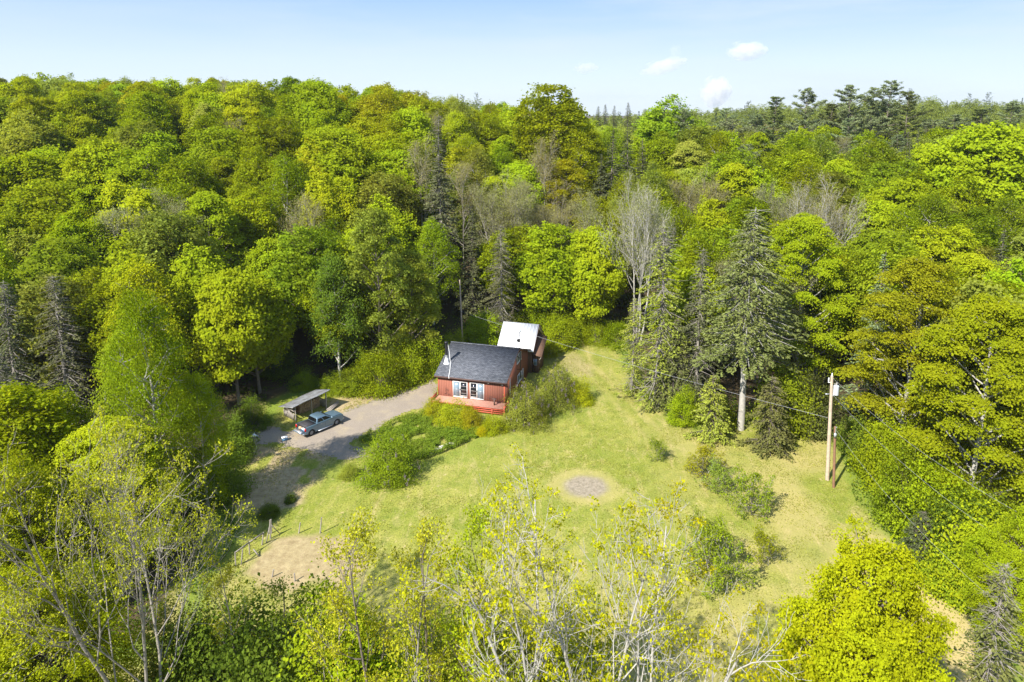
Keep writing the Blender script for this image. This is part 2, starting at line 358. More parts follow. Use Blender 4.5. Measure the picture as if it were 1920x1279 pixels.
# ------------------------------------------------------------------ the red cabin
HX, HY, PHI = -.872, 77.17, .2711
WH, DH, ZE, ZR = 8.59, 11.28, 3.60, 5.70
SLP = (ZR - ZE) / (DH / 2)
def siding(name, c1, c2):
    m, n, l, b = nt(name); t = n.new('ShaderNodeTexCoord').outputs['Object']
    sp = n.new('ShaderNodeSeparateXYZ'); l.new(t, sp.inputs[0]); ad = n.new('ShaderNodeMath'); ad.operation = 'ADD'; l.new(sp.outputs[0], ad.inputs[0]); l.new(sp.outputs[1], ad.inputs[1])
    md = n.new('ShaderNodeMath'); md.operation = 'PINGPONG'; md.inputs[1].default_value = .11; l.new(ad.outputs[0], md.inputs[0])
    gv = ramp(n, l, md.outputs[0], 0.0, .12)
    m1 = n.new('ShaderNodeMapping'); m1.inputs['Scale'].default_value = (1, 1, .18); l.new(t, m1.inputs[0])
    c = mix(n, l, noise(n, l, m1.outputs[0], 2.2, 6, .7), c1, c2)
    c = mix(n, l, ramp(n, l, noise(n, l, m1.outputs[0], 6, 5, .8), .58, .75), c, tuple(x * .45 for x in c1))
    l.new(mix(n, l, gv, tuple(x * .6 for x in c1), c), b.inputs['Base Color']); b.inputs['Roughness'].default_value = .85; b.inputs['Specular IOR Level'].default_value = .15
    bp = n.new('ShaderNodeBump'); bp.inputs['Strength'].default_value = .5; bp.inputs['Distance'].default_value = .02; l.new(gv, bp.inputs['Height']); l.new(bp.outputs[0], b.inputs['Normal'])
    return m
SIDE = siding('red_stained_siding', (.31, .112, .075), (.42, .18, .125))
SIDEB = siding('brown_siding', (.13, .075, .05), (.24, .14, .095))
SHM, n, l, b = nt('asphalt_shingles'); t = n.new('ShaderNodeTexCoord').outputs['UV']
t = n.new('ShaderNodeTexCoord').outputs['Object']
br = n.new('ShaderNodeTexBrick'); br.inputs['Scale'].default_value = 1; br.inputs['Brick Width'].default_value = .33; br.inputs['Row Height'].default_value = .14; br.inputs['Mortar Size'].default_value = .012
br.inputs['Color1'].default_value = (.075, .082, .096, 1); br.inputs['Color2'].default_value = (.145, .152, .170, 1); br.inputs['Mortar'].default_value = (.02, .02, .025, 1); l.new(t, br.inputs[0])
c = mix(n, l, 1.0, br.outputs[0], ramp(n, l, noise(n, l, t, 3, 6, .75), .3, .7, (.72, .72, .72, 1), (1.3, 1.3, 1.3, 1)), 'MULTIPLY')
l.new(c, b.inputs['Base Color']); b.inputs['Roughness'].default_value = .9; b.inputs['Specular IOR Level'].default_value = .2
bp = n.new('ShaderNodeBump'); bp.inputs['Strength'].default_value = .6; bp.inputs['Distance'].default_value = .02; l.new(br.outputs['Fac'], bp.inputs['Height']); bp.invert = True; l.new(bp.outputs[0], b.inputs['Normal'])
WROOF, n, l, b = nt('white_metal_roof'); t = n.new('ShaderNodeTexCoord').outputs['Object']
sp = n.new('ShaderNodeSeparateXYZ'); l.new(t, sp.inputs[0]); md = n.new('ShaderNodeMath'); md.operation = 'PINGPONG'; md.inputs[1].default_value = .23; l.new(sp.outputs[0], md.inputs[0])
rb = ramp(n, l, md.outputs[0], 0, .05)
l.new(mix(n, l, noise(n, l, t, 1.2, 6, .7), (.66, .66, .67), (.80, .80, .79)), b.inputs['Base Color']); b.inputs['Roughness'].default_value = .45
bp = n.new('ShaderNodeBump'); bp.inputs['Strength'].default_value = .8; bp.inputs['Distance'].default_value = .03; bp.invert = True; l.new(rb, bp.inputs['Height']); l.new(bp.outputs[0], b.inputs['Normal'])
RUST, n, l, b = nt('old_metal_roof'); t = n.new('ShaderNodeTexCoord').outputs['Object']
wv = n.new('ShaderNodeTexWave'); wv.inputs['Scale'].default_value = 3.2; l.new(t, wv.inputs[0])
c = mix(n, l, ramp(n, l, noise(n, l, t, 1.1, 6, .75), .42, .6), (.38, .39, .40), (.22, .21, .20))
l.new(mix(n, l, 1.0, c, ramp(n, l, wv.outputs[1], .2, .8, (.6, .6, .6, 1), (1.15, 1.15, 1.15, 1)), 'MULTIPLY'), b.inputs['Base Color']); b.inputs['Roughness'].default_value = .5; b.inputs['Metallic'].default_value = .4
INTER = pmat('dim_interior', (.09, .075, .06), .9, var=.4, scale=1.5)
PANEG = pmat('reflection_tint_glass', (.19, .25, .30), .12, 0, var=.06, scale=1, spec=.6)  # blue-grey reflection put into the pane's base colour

cabin = empty('cabin', (HX, HY, 0), -PHI, 'small red-sided cabin with a grey shingled gable roof at the end of the gravel drive', 'house')
# walls: closed gabled shell with rectangular openings filled by the door units set proud
g = MB(); g.prism([(0, -.3), (DH, -.3), (DH, ZE - .06), (DH / 2, ZR - .06), (0, ZE - .06)], -WH, 0, 'x'); wall = g.build('wall', SIDE, cabin)
g = MB()
oe, og = .42, .34
for s_ in (0, 1):
    v0, v1 = (-oe, DH / 2 + .0) if s_ == 0 else (DH + oe, DH / 2)
    z0 = ZE - oe * SLP; P = [(v0, z0), (v1, ZR + .0), (v1, ZR + .15), (v0, z0 + .15)]
    g.prism(P, -WH - og, og, 'x')
roof = g.build('roof', SHM, cabin)
g = MB(); g.bar((-WH - og, DH / 2, ZR + .16), (og, DH / 2, ZR + .16), .3, .05); g.build('ridge_cap', SHM, roof)
FASC = pmat('fascia', (.10, .06, .05), .7)
g = MB(); g.box((-WH - og + .01, -oe - .03, ZE - oe * SLP - .06), (og - .01, -oe - .002, ZE - oe * SLP + .13)); g.bar((og + .015, -oe, ZE - oe * SLP + .04), (og + .015, DH / 2, ZR + .04), .03, .2); g.bar((og + .015, DH + oe, ZE - oe * SLP + .04), (og + .015, DH / 2, ZR + .04), .03, .2)
each(g, 'fascia', FASC, roof)
# corner boards
g = MB(); g.box((-.1, -.025, .6), (.02, -.003, ZE - .12)); g.box((.003, -.025, 0), (.028, .1, ZE - .1)); g.box((-WH, -.025, .6), (-WH + .1, -.003, ZE - .12)); each(g, 'corner_board', REDW, wall)
# weather stains (flat marks on the siding)
STAIN, n, l, b = nt('siding_stain'); t = n.new('ShaderNodeTexCoord').outputs['Object']
b.inputs['Base Color'].default_value = (.09, .04, .03, 1); b.inputs['Roughness'].default_value = .9
g = MB(); rs = np.random.default_rng(5)
for (cu, cz, su, sz, k) in ((-7.45, 1.55, .25, .45, 60), (-1.9, 1.35, .45, .28, 70), (-1.2, 1.2, .5, .2, 40), (-7.3, 1.1, .5, .15, 30)):
    for _ in range(k):
        u = cu + rs.normal() * su * .6; z = cz + rs.normal() * sz * .6; w_ = rs.uniform(.012, .04); h_ = rs.uniform(.05, .22)
        if z - h_ < .95: continue
        g.add([(u, -.006, z - h_), (u + w_, -.006, z - h_), (u + w_ * .6, -.006, z + h_ * .3), (u, -.006, z)], [(0, 1, 2, 3)])
tag(g.build('weather_stain', STAIN, wall), kind='stuff')
def slider(u0, u1, z0, z1, reflect_left):
    f = MB(); w = .07
    for (a, b_) in ((u0, u0 + w), (u1 - w, u1), ((u0 + u1) / 2 - .05, (u0 + u1) / 2 + .05)): f.box((a, -.08, z0), (b_, -.004, z1))
    f.box((u0 + w, -.08, z1 - w), (u1 - w, -.005, z1)); f.box((u0 + w, -.09, z0), (u1 - w, -.005, z0 + w + .04))
    fr = f.build('patio_door', WHITE, cabin)
    m_ = (u0 + u1) / 2
    for k, (a, b_) in enumerate(((u0 + w, m_ - .05), (m_ + .05, u1 - w))):
        sc_ = (k == 0) == reflect_left  # this pane takes the glass with the painted reflection
        p = MB(); p.box((a, -.045, z0 + w + .04), (b_, -.02, z1 - w)); p.build('pane', PANEG if sc_ else GLASSD, fr)
        if not sc_:
            p = MB()
            for zz in (.55, 1.0, 1.45): p.box((a + .05, -.052, z0 + zz), (b_ - .05, -.047, z0 + zz + .05))
            p.box((a, -.055, z0 + .12), (b_, -.048, z0 + .3)); each(p, 'shelf', pmat('curtain', (.35, .32, .30), .8) if 'curtain' not in MATS else MATS['curtain'], fr)
        else:
            p = MB(); p.box((a + .02, -.055, (z0 + z1) / 2 - .02), (b_ - .02, -.047, (z0 + z1) / 2 + .02)); p.build('screen_rail', STEEL, fr)
    h = MB(); h.box((m_ - .02, -.12, z0 + .95), (m_ + .02, -.081, z0 + 1.15)); h.build('handle', BLACKM, fr)
slider(-6.62, -4.74, .93, 2.98, True); slider(-4.41, -2.6, .93, 3.02, False)
def side_window(v0, v1, z0, z1, u=0.0, par=None):
    f = MB(); w = .07
    for a, b_ in ((v0, v0 + w), (v1 - w, v1)): f.box((u + .004, a, z0), (u + .07, b_, z1))
    f.box((u + .004, v0 + w, z0), (u + .07, v1 - w, z0 + w)); f.box((u + .004, v0 + w, z1 - w), (u + .07, v1 - w, z1)); f.box((u + .01, (v0 + v1) / 2 - .03, z0 + w), (u + .065, (v0 + v1) / 2 + .03, z1 - w))
    fr = f.build('window', WHITE, par or cabin)
    s_ = MB(); s_.box((u + .003, v0 - .05, z0 - .05), (u + .11, v1 + .05, z0 - .002)); s_.build('sill', WHITE, fr)
    p = MB(); p.box((u + .006, v0 + w, z0 + w), (u + .03, (v0 + v1) / 2 - .03, z1 - w)); p.box((u + .006, (v0 + v1) / 2 + .03, z0 + w), (u + .03, v1 - w, z1 - w)); p.build('pane', GLASSD, fr)
side_window(5.5, 7.5, 3.75, 4.85); side_window(5.85, 7.8, .95, 2.05)
# chimney
r_ = .16; cu, cv = -8.12, 1.85; cz = ZE + cv * SLP + .12
g = MB(); g.tube([(cu, cv, cz + .2), (cu, cv, cz + 1.15)], r_, 14); ch = g.build('chimney', STEEL, roof)
g = MB(); g.tube([(cu, cv, cz + 1.1), (cu, cv, 6.95)], r_ * 1.05, 14, True); g.tube([(cu, cv, 6.95), (cu, cv, 7.03), (cu, cv, 7.03), (cu, cv, 7.2), (cu, cv, 7.24)], [.12, .12, .24, .24, .05], 14, True); g.build('chimney_pipe', BLACKM, cabin)
g = MB(); g.tube([(cu, cv, cz - .05), (cu, cv, cz + .1), (cu, cv, cz + .75)], [.42, .3, .17], 14); g.build('chimney_flashing', WHITE, cabin)
g = MB(); pts = [(cu + .18, cv + .05, 7.0), (cu + .35, cv + .1, 5.9), (cu + .6, cv - .3, cz + .3), (-7.3, .9, ZE + .9 * SLP + .2), (-7.0, -.4, ZE - .4 * SLP + .2), (-6.95, -.47, ZE - .2)]
g.tube(pts, .035, 5); g.build('chimney_cable', WHITE, cabin)
# downspouts
g = MB(); g.box((.03, 2.02, .7), (.12, 2.12, 3.3)); g.build('downspout', WHITE, cabin); g = MB(); g.box((.03, 8.3, .1), (.12, 8.4, 2.1)); g.build('downspout', WHITE, cabin)
# antenna mast with dish
g = MB(); g.tube([(.45, 5.6, 2.0), (.45, 5.6, 5.0), (.35, 5.6, 8.1)], .05, 6, True)
for z in (3.0, 4.6): g.bar((0, 5.6, z), (.45, 5.6, z), .04)
ma = g.build('antenna_mast', BLACKM, cabin)
g = MB(); Rr = .24
for k in range(4):
    a0, a1 = Rr * (k / 4), Rr * ((k + 1) / 4); 
    P0 = [(a0 * math.cos(q), -a0 * a0 * .5, a0 * math.sin(q)) for q in np.linspace(0, 2 * math.pi, 17)[:-1]]; P1 = [(a1 * math.cos(q), -a1 * a1 * .5, a1 * math.sin(q)) for q in np.linspace(0, 2 * math.pi, 17)[:-1]]
    g.add([(x + .25, y + 5.45, z + 6.95) for x, y, z in P0 + P1], [(i, (i + 1) % 16, (i + 1) % 16 + 16, i + 16) for i in range(16)])
g.bar((.25, 5.45, 6.95), (.25, 5.05, 7.0), .03); g.bar((.25, 5.47, 6.95), (.38, 5.6, 6.95), .05); g.build('dish', BLACKM, ma)
g = MB(); g.tube([(.35, 5.6, 8.08), (.35, 5.6, 8.12), (.35, 5.6, 8.2)], [.06, .26, .2], 12, True); g.build('antenna_head', STEEL, ma)
# floodlights under the front eave
for u in (-.25, -2.0):
    g = MB(); g.cyl((u, -.1, ZE - .28), (u, -.3, ZE - .34), .07, 10); g.build('floodlight', WHITE, cabin)
# deck
dk = empty('deck', (0, 0, 0)); dk.parent = cabin
DV = -1.75; DU0, DU1 = -WH - .1, .35; DZ = .88
g = MB(); nb = 12
for k in range(nb):
    a = DV + (1.72) * k / nb; g.box((DU0, a + .006, DZ - .05), (DU1, a + 1.72 / nb - .008, DZ))
g.build('deck_floor', DECKF, dk)
g = MB()
for z in (DZ - .22, DZ - .45, DZ - .68): g.box((-3.6, DV - .04 - (DZ - z) * .15, z), (DU1 + .1, DV - (DZ - z) * .15, z + .15))
g.box((DU0, DV - .045, DZ - .2), (-3.65, DV - .005, DZ - .02)); each(g, 'skirt_board', REDW, dk)
g = MB()
for z in (DZ + .12, DZ - .16, DZ - .45): g.box((DU1 + .02, DV - .1, z), (DU1 + .07, .0, z + .16))
g.box((DU0 - .07, DV, DZ + .25), (DU0 - .02, -.05, DZ + .42)); g.box((DU0 - .07, DV, DZ + .02), (DU0 - .02, -.05, DZ + .18)); each(g, 'rail_board', REDW, dk)
for (u, v) in ((DU1 + .12, DV - .05), (DU1 + .12, -.2), (-1.0, DV - .18), (-3.6, DV - .18), (DU0 - .12, DV), (-.55, DV + .1), (-6, DV + .1)):
    g = MB(); g.box((u - .05, v - .05, -.2), (u + .05, v + .05, DZ + (.45 if u in (DU0 - .12,) or v > -.3 or u > 0 else -.06))); g.build('post', REDW, dk)
g = MB(); g.box((-1.1, -1.0, DZ), (-.95, -.9, DZ + .75)); g.box((-1.3, -1.0, DZ + .72), (-.8, -.7, DZ + .78)); g.build('grill_stand', MATS['fascia'], dk)

# outbuilding behind, white metal roof
barn = empty('outbuilding', (HX, HY, 0), -PHI, 'brown wooden outbuilding with a white metal roof close behind the red cabin', 'outbuilding')
bu0, bu1, bv0, bv1, bze, bzr = -4.25, .35, 12.1, 18.4, 3.45, 6.0; bvm = 15.1
g = MB(); g.prism([(bv0, -.4), (bv1, -.4), (bv1, bze), (bvm, bzr - .1), (bv0, bze)], bu0, bu1, 'x'); bw = g.build('wall', SIDEB, barn)
for nm, (va, za, vb, zb) in (('front', (bv0 - .35, bze - .28, bvm, bzr)), ('back', (bv1 + .35, bze - .28, bvm, bzr))):
    g = MB(); g.prism([(va, za), (vb, zb), (vb, zb + .07), (va, za + .07)], bu0 - .3, bu1 + .3, 'x'); g.build('roof', WROOF, barn)
g = MB(); g.bar((bu1 + .32, bv0 - .35, bze - .26), (bu1 + .32, bvm, bzr + .02), .03, .16); g.bar((bu1 + .32, bv1 + .35, bze - .26), (bu1 + .32, bvm, bzr + .02), .03, .16); each(g, 'barge_board', MATS['fascia'], barn)
g = MB(); g.add([(bu1 + .01, 12.0, 2.75), (1.75, 12.0, 2.5), (1.75, 15.6, 4.25), (bu1 + .01, 15.6, 4.6), (bu1 + .01, 12.0, 2.67), (1.75, 12.0, 2.42), (1.75, 15.6, 4.17), (bu1 + .01, 15.6, 4.52)], [(0, 1, 2, 3), (7, 6, 5, 4), (0, 4, 5, 1), (1, 5, 6, 2), (2, 6, 7, 3), (3, 7, 4, 0)])
g.build('porch_roof', SIDEB, barn)
g = MB(); g.box((bu1 + .01, 12.35, -.4), (1.25, 15.4, 2.55)); lw = g.build('lean_to_wall', SIDEB, barn)  # lean-to wall: brown boards with their shade already in the colour
g = MB(); g.bar((1.7, 12.05, 2.45), (1.28, 12.3, 1.7), .07); g.build('brace', WOODG, barn)
f = MB()
for a, b_ in ((.55, .6), (1.0, 1.05)): f.box((a, 12.29, 1.1), (b_, 12.345, 2.0))
f.box((.6, 12.29, 1.1), (1.0, 12.345, 1.15)); f.box((.6, 12.29, 1.95), (1.0, 12.345, 2.0)); fr = f.build('window', STEEL, barn)
f = MB(); f.box((.6, 12.31, 1.15), (1.0, 12.34, 1.95)); f.build('pane', PANEG, fr)
f = MB(); f.box((bu1 + .004, 13.6, -.1), (bu1 + .05, 14.0, .1)); 

# ------------------------------------------------------------------ woodshed
a = G(554.5, 789)[:2]; b2 = G(612, 767)[:2]; ang = math.atan2(b2[1] - a[1], b2[0] - a[0]); SL = float(np.hypot(*(b2 - a)))
shed = empty('woodshed', (a[0], a[1], 0), ang, 'open lean-to woodshed of rough poles with a corrugated metal roof and stacked firewood', 'woodshed')
DD = 2.3
def zr(x, y): return 1.85 + (x / SL) * .42 - y * .27
for (x, y) in ((0, 0), (SL * .52, 0), (SL, 0), (0, DD), (SL, DD), (-.1, DD * .5)):
    g = MB(); g.tube([(x, y, -.1), (x + .04, y, 1), (x, y, zr(x, y) - .05)], [.085, .075, .07], 8, True); g.build('post', WOODG, shed)
for y in (0, DD * .5, DD): g = MB(); g.tube([(-.3, y, zr(-.3, y) - .08), (SL + .35, y, zr(SL + .35, y) - .08)], .06, 7, True); g.build('beam', WOODG, shed)
for x in np.linspace(-.2, SL + .2, 6): g = MB(); g.tube([(x, -.3, zr(x, -.3) - .02), (x, DD + .3, zr(x, DD + .3) - .02)], .04, 6, True); g.build('rafter', WOODG, shed)
g = MB(); NX, NY = 42, 5
P = [];
for j in range(NY):
    for i_ in range(NX):
        x = -.55 + (SL + 1.0) * i_ / (NX - 1); y = -.4 + (DD + .9) * j / (NY - 1)
        P.append((x, y, zr(x, y) + .03 + .022 * (i_ % 2) + .03 * math.sin(x * 1.7 + y)))
g.add(P, [(j * NX + i_, j * NX + i_ + 1, (j + 1) * NX + i_ + 1, (j + 1) * NX + i_) for j in range(NY - 1) for i_ in range(NX - 1)])
sr = g.build('roof', RUST, shed); md_ = sr.modifiers.new('thick', 'SOLIDIFY'); md_.thickness = .02
g = MB(); rs = np.random.default_rng(9)
for y in np.arange(.1, DD, .16): h_ = .75 + rs.uniform(-.15, .25); g.box((-.16, y, .02), (-.13, y + .11, h_))
g.bar((-.1, 0, .75), (-.1, DD, .7), .05, .08); g.bar((-.1, .1, 1.15), (-.1, DD * .9, 1.2), .05, .12); each(g, 'slat', WOODG, shed)
g = MB()
for y in np.arange(.05, DD * .8, .17): h_ = .9 + rs.uniform(-.1, .25); g.box((SL + .12, y, .02), (SL + .15, y + .1, h_))
g.bar((SL + .1, 0, 1.0), (SL + .1, DD, 1.0), .05, .09); each(g, 'slat', WOODG, shed)
g = MB(); g.box((.1, DD - .12, .05), (SL - .1, DD - .05, 1.35)); g.build('back_board', WOODG, shed)
g = MB(); ge_ = MB()
for ly in range(9):
    for i_ in range(27):
        x = SL * .30 + .13 * i_ * 1.0 + (ly % 2) * .06; z = .13 + ly * .135; r0 = rs.uniform(.05, .075)
        if x > SL - .15 or z > zr(x, 1.6) - .25: continue
        yy0 = DD - 1.2 + rs.uniform(-.06, .06)
        g.tube([(x, yy0 + .003, z), (x, yy0 + .9, z)], r0, 6)
        an = np.arange(6) * math.pi / 3; ge_.add([(x + r0 * math.cos(q), yy0, z + r0 * math.sin(q)) for q in an], [tuple(range(6))])
fw = g.build('firewood', LOGM, shed); tag(fw, kind='stuff'); tag(ge_.build('firewood_ends', ENDW, shed), kind='stuff')

# ------------------------------------------------------------------ pickup truck (local: +x forward, +y left, z up)
wr = G(585, 817); wf = G(631, 797.5); d_ = (wf - wr)[:2]; hd = math.atan2(d_[1], d_[0]); nl_ = np.array([-math.sin(hd), math.cos(hd)])
TS = .93; mid = (wr + wf)[:2] / 2 + nl_ * .92 * TS
truck = empty('pickup_truck', (mid[0], mid[1], .012), hd, 'blue-grey crew-cab pickup truck with its tailgate down beside the woodshed', 'pickup truck'); truck.scale = (TS, TS, TS)
WBs = 3.62; xr_, xf_ = -WBs / 2, WBs / 2; WR = .40
def arch(cx, r, n=10): return [(cx - r * math.cos(q), .34 + r * math.sin(q) * 1.02) for q in np.linspace(0, math.pi, n)]
low = [(-2.62, .55), (-2.62, .42), (xr_ - .5, .38)] + arch(xr_, .50) + [(xr_ + .52, .34), (xf_ - .52, .34)] + arch(xf_, .50) + [(xf_ + .6, .34), (2.72, .40), (2.78, .62), (2.80, .98), (2.74, 1.12), (1.35, 1.24), (1.15, 1.27), (-.98, 1.27), (-2.66, 1.27), (-2.66, .62)]
g = MB()
# body sides + middle, bed is hollow behind the cab
def side_profile(gm, y0, y1, prof): gm.prism(prof, y0, y1, 'y')
side_profile(g, -1.0, -.84, low); side_profile(g, .84, 1.0, low)
fl = [(-.98, .62), (-.98, .36), (2.7, .36), (2.77, .62), (2.79, .98), (2.72, 1.13), (1.35, 1.25), (1.15, 1.275), (-.98, 1.275)]
g.prism(fl, -.838, .838, 'y'); g.box((-2.6, -.838, .60), (-.985, .838, .68))
body = g.build('body', PAINT, truck); bv = body.modifiers.new('bevel', 'BEVEL'); bv.width = .035; bv.segments = 2; bv.limit_method = 'ANGLE'; bv.angle_limit = R(40)
# bonnet bulge
g = MB(); P = []
for x, z in ((1.2, 1.30), (1.7, 1.285), (2.3, 1.235), (2.72, 1.15)):
    for y in (-.86, -.62, -.3, 0, .3, .62, .86): P.append((x, y, z + .045 * (1 - (y / .86) ** 2) + (.02 if abs(y) in (.62,) else 0)))
g.add(P, [(j * 7 + i_, (j + 1) * 7 + i_, (j + 1) * 7 + i_ + 1, j * 7 + i_ + 1) for j in range(3) for i_ in range(6)]); hd_ = g.build('bonnet', PAINT, truck, smooth=True)
# cab greenhouse
def ring(z, x0, x1, yw, n=1): return [(x0, -yw, z), (x1, -yw, z), (x1, yw, z), (x0, yw, z)]
lev = [ring(1.27, -1.05, 1.28, .93), ring(1.5, -.98, .93, .87), ring(1.80, -.86, .42, .76), ring(1.90, -.72, .22, .68)]
g = MB(); V_ = sum(lev, []); 
g.add(V_, [(k * 4 + j, k * 4 + (j + 1) % 4, (k + 1) * 4 + (j + 1) % 4, (k + 1) * 4 + j) for k in range(3) for j in range(4)] + [(12, 13, 14, 15)])
cab = g.build('cab', PAINT, truck); bv = cab.modifiers.new('bevel', 'BEVEL'); bv.width = .05; bv.segments = 3
def lerp(a, b_, t): return tuple(a[i] + (b_[i] - a[i]) * t for i in range(3))
def cabpt(s_, u, t):   # point on side window surface: u along x 0..1, t height 0..1
    k = 0 if t < .43 else 1; tt = t / .43 if k == 0 else (t - .43) / .57
    A = lerp(lev[k][0], lev[k + 1][0], tt); B = lerp(lev[k][1], lev[k + 1][1], tt); p = lerp(A, B, u)
    return (p[0], s_ * (abs(p[1]) + .012), p[2])
for s_ in (-1, 1):
    for (u0, u1, e0, e1) in ((.07, .44, .10, .44), (.485, .86, .485, .80)):
        g = MB(); P = [cabpt(s_, u0, .12), cabpt(s_, u1 if u1 < .8 else .93, .12), cabpt(s_, u1 if u1 < .8 else .90, .43), cabpt(s_, e1 if e1 < .7 else .84, .88), cabpt(s_, e0, .88), cabpt(s_, (u0 + e0) / 2, .43)]
        g.add(P, [tuple(range(6)) if s_ < 0 else tuple(range(5, -1, -1))]); g.build('side_window', GLASSD, truck)
    g = MB(); g.box((.95, s_ * 1.12 - .12, 1.28), (1.08, s_ * 1.12 + .12, 1.48)); g.bar((1.02, s_ * .9, 1.3), (1.02, s_ * 1.05, 1.34), .05); g.build('mirror', PAINT, truck)
    g = MB(); g.box((-.9 if 1 else 0, s_ * 1.02 - .08, .30), (1.15, s_ * 1.02 + .08, .36)); g.build('running_board', STEEL, truck)
    for x in (-.15, .95):
        g = MB(); g.box((x - .3, s_ * 1.012 - .015, 1.02), (x - .12, s_ * 1.012 + .015, 1.06)); g.build('door_handle', CHROME, truck)
    g = MB()
    for x in (-.93, .12, 1.2): g.box((x, s_ * 1.001 - .004, .42), (x + .018, s_ * 1.001 + .004, 1.24))
    each(g, 'door_seam', BLACKM, truck)
    g = MB(); g.box((-2.69, s_ * .92 - .09, .82), (-2.55, s_ * .92 + .09, 1.22)); g.build('tail_light', REDL, truck)
    g = MB(); g.box((2.68, s_ * .78 - .16, .82), (2.81, s_ * .78 + .16, 1.04)); g.build('headlight', CHROME, truck)
g = MB(); g.add([(-1.055, -.80, 1.36), (-.955, -.68, 1.80), (-.955, .68, 1.80), (-1.055, .80, 1.36)], [(0, 3, 2, 1), (0, 1, 2, 3)]); rw_ = g.build('rear_window', GLASSD, truck)
g = MB(); g.add([(1.27, -.82, 1.33), (.98, -.78, 1.53), (.49, -.66, 1.82), (.49, .66, 1.82), (.98, .78, 1.53), (1.27, .82, 1.33)], [tuple(range(6))]); g.build('windscreen', GLASSD, truck)
g = MB(); g.box((-2.62, -.86, 1.275), (-1.02, .86, 1.305)); tc_ = g.build('bed_cover', TONN, truck)
g = MB()
for x in (-2.1, -1.55): g.box((x, -.85, 1.306), (x + .03, .85, 1.315))
g.box((-2.64, -.88, 1.27), (-2.56, .88, 1.32)); each(g, 'cover_seam', BLACKM, tc_)
g = MB(); g.box((-3.22, -.80, .66), (-2.68, .80, .74)); tg = g.build('tailgate', PAINT, truck); bv = tg.modifiers.new('bevel', 'BEVEL'); bv.width = .02
g = MB(); g.box((-3.16, -.7, .741), (-2.72, .7, .752)); g.build('tailgate_liner', STEEL, tg)
g = MB(); g.box((-2.95, -.95, .42), (-2.66, .95, .60)); g.build('rear_bumper', CHROME, truck)
g = MB(); g.box((2.72, -.95, .42), (2.90, .95, .66)); g.build('front_bumper', CHROME, truck)
g = MB(); g.box((2.785, -.58, .70), (2.83, .58, 1.05)); g.build('grille', BLACKM, truck)
def wheel(x, s_):
    y = s_ * .86; g = MB()
    pr = [(.13, .25), (.14, .36), (.10, .405), (-.10, .405), (-.14, .36), (-.13, .25)]; n_ = 24; P = []
    for q in range(n_):
        a_ = 2 * math.pi * q / n_
        for (yy_, rr) in pr: P.append((x + rr * math.cos(a_), y + yy_, .40 + rr * math.sin(a_)))
    g.add(P, [(q * 6 + j, q * 6 + j + 1, ((q + 1) % n_) * 6 + j + 1, ((q + 1) % n_) * 6 + j) for q in range(n_) for j in range(5)])
    w_ = g.build('wheel', RUBBER, truck, smooth=True)
    g = MB(); yo = y + s_ * .10
    g.cyl((x, y - .1, .4), (x, y + .1, .4), .06, 10)
    for k in range(6):
        a_ = k * math.pi / 3; g.bar((x, yo, .40), (x + .24 * math.cos(a_), yo, .40 + .24 * math.sin(a_)), .055, .03, (0, 1, 0))
    P = []
    for q in range(20):
        a_ = 2 * math.pi * q / 20; P += [(x + .255 * math.cos(a_), yo, .4 + .255 * math.sin(a_)), (x + .215 * math.cos(a_), yo, .4 + .215 * math.sin(a_))]
    g.add(P, [(q * 2, q * 2 + 1, ((q + 1) % 20) * 2 + 1, ((q + 1) % 20) * 2) for q in range(20)])
    g.cyl((x, yo - s_ * .08, .4), (x, yo - s_ * .06, .4), .25, 18)
    g.build('rim', RIM, w_)
for x in (xr_, xf_):
    for s_ in (-1, 1): wheel(x, s_)
# things lying in the bed
def local(o, p): return o.matrix_basis @ Vector(p)
bpy.context.view_layer.update()
rz = hd
p = local(truck, (-2.35, .35, .70)); o = empty('cardboard_box', p, rz + .3, 'tan box lying on the open bed of the pickup truck', 'box')
g = MB(); g.box((-.22, -.2, 0), (.22, .2, .3)); g.build('carton', pmat('cardboard', (.45, .32, .2), .9), o); g = MB(); g.box((-.2, -.19, .302), (.0, .19, .312)); g.box((.01, -.19, .302), (.2, .19, .312)); g.build('flap', MATS['cardboard'], o)
p = local(truck, (-2.4, -.35, .70)); o = empty('tool_case', p, rz, 'blue-white case sitting on the open bed of the pickup truck', 'case')
g = MB(); g.box((-.2, -.28, 0), (.2, .28, .22)); g.build('case_body', BLUEP, o); g = MB(); g.box((-.21, -.29, .221), (.21, .29, .27)); g.build('lid', WHITE, o)
# blue item on the gravel behind the truck
q = G(534, 826); o = empty('cooler', (q[0], q[1], .015), .5, 'small blue and white cooler on the gravel behind the truck tailgate', 'cooler')
g = MB(); g.box((-.3, -.2, 0), (.3, .2, .34)); g.build('cooler_body', BLUEP, o); g = MB(); g.box((-.31, -.21, .341), (.31, .21, .43)); g.build('lid', WHITE, o); g = MB(); g.bar((-.33, -.1, .3), (-.33, .1, .3), .03); g.build('handle', WHITE, o)
# boards leaning by the truck bonnet
a3 = G(622, 771); o = empty('board_pile', (a3[0], a3[1], 0), ang + .2, 'short stack of weathered boards lying beside the woodshed', 'boards')
for k in range(3):
    g = MB(); g.bar((-.6 + k * .1, k * .2, .1 + k * .08), (1.5 + k * .12, .3 + k * .1, .35 + .1 * k), .16, .04); g.build('board', WOODG, o)
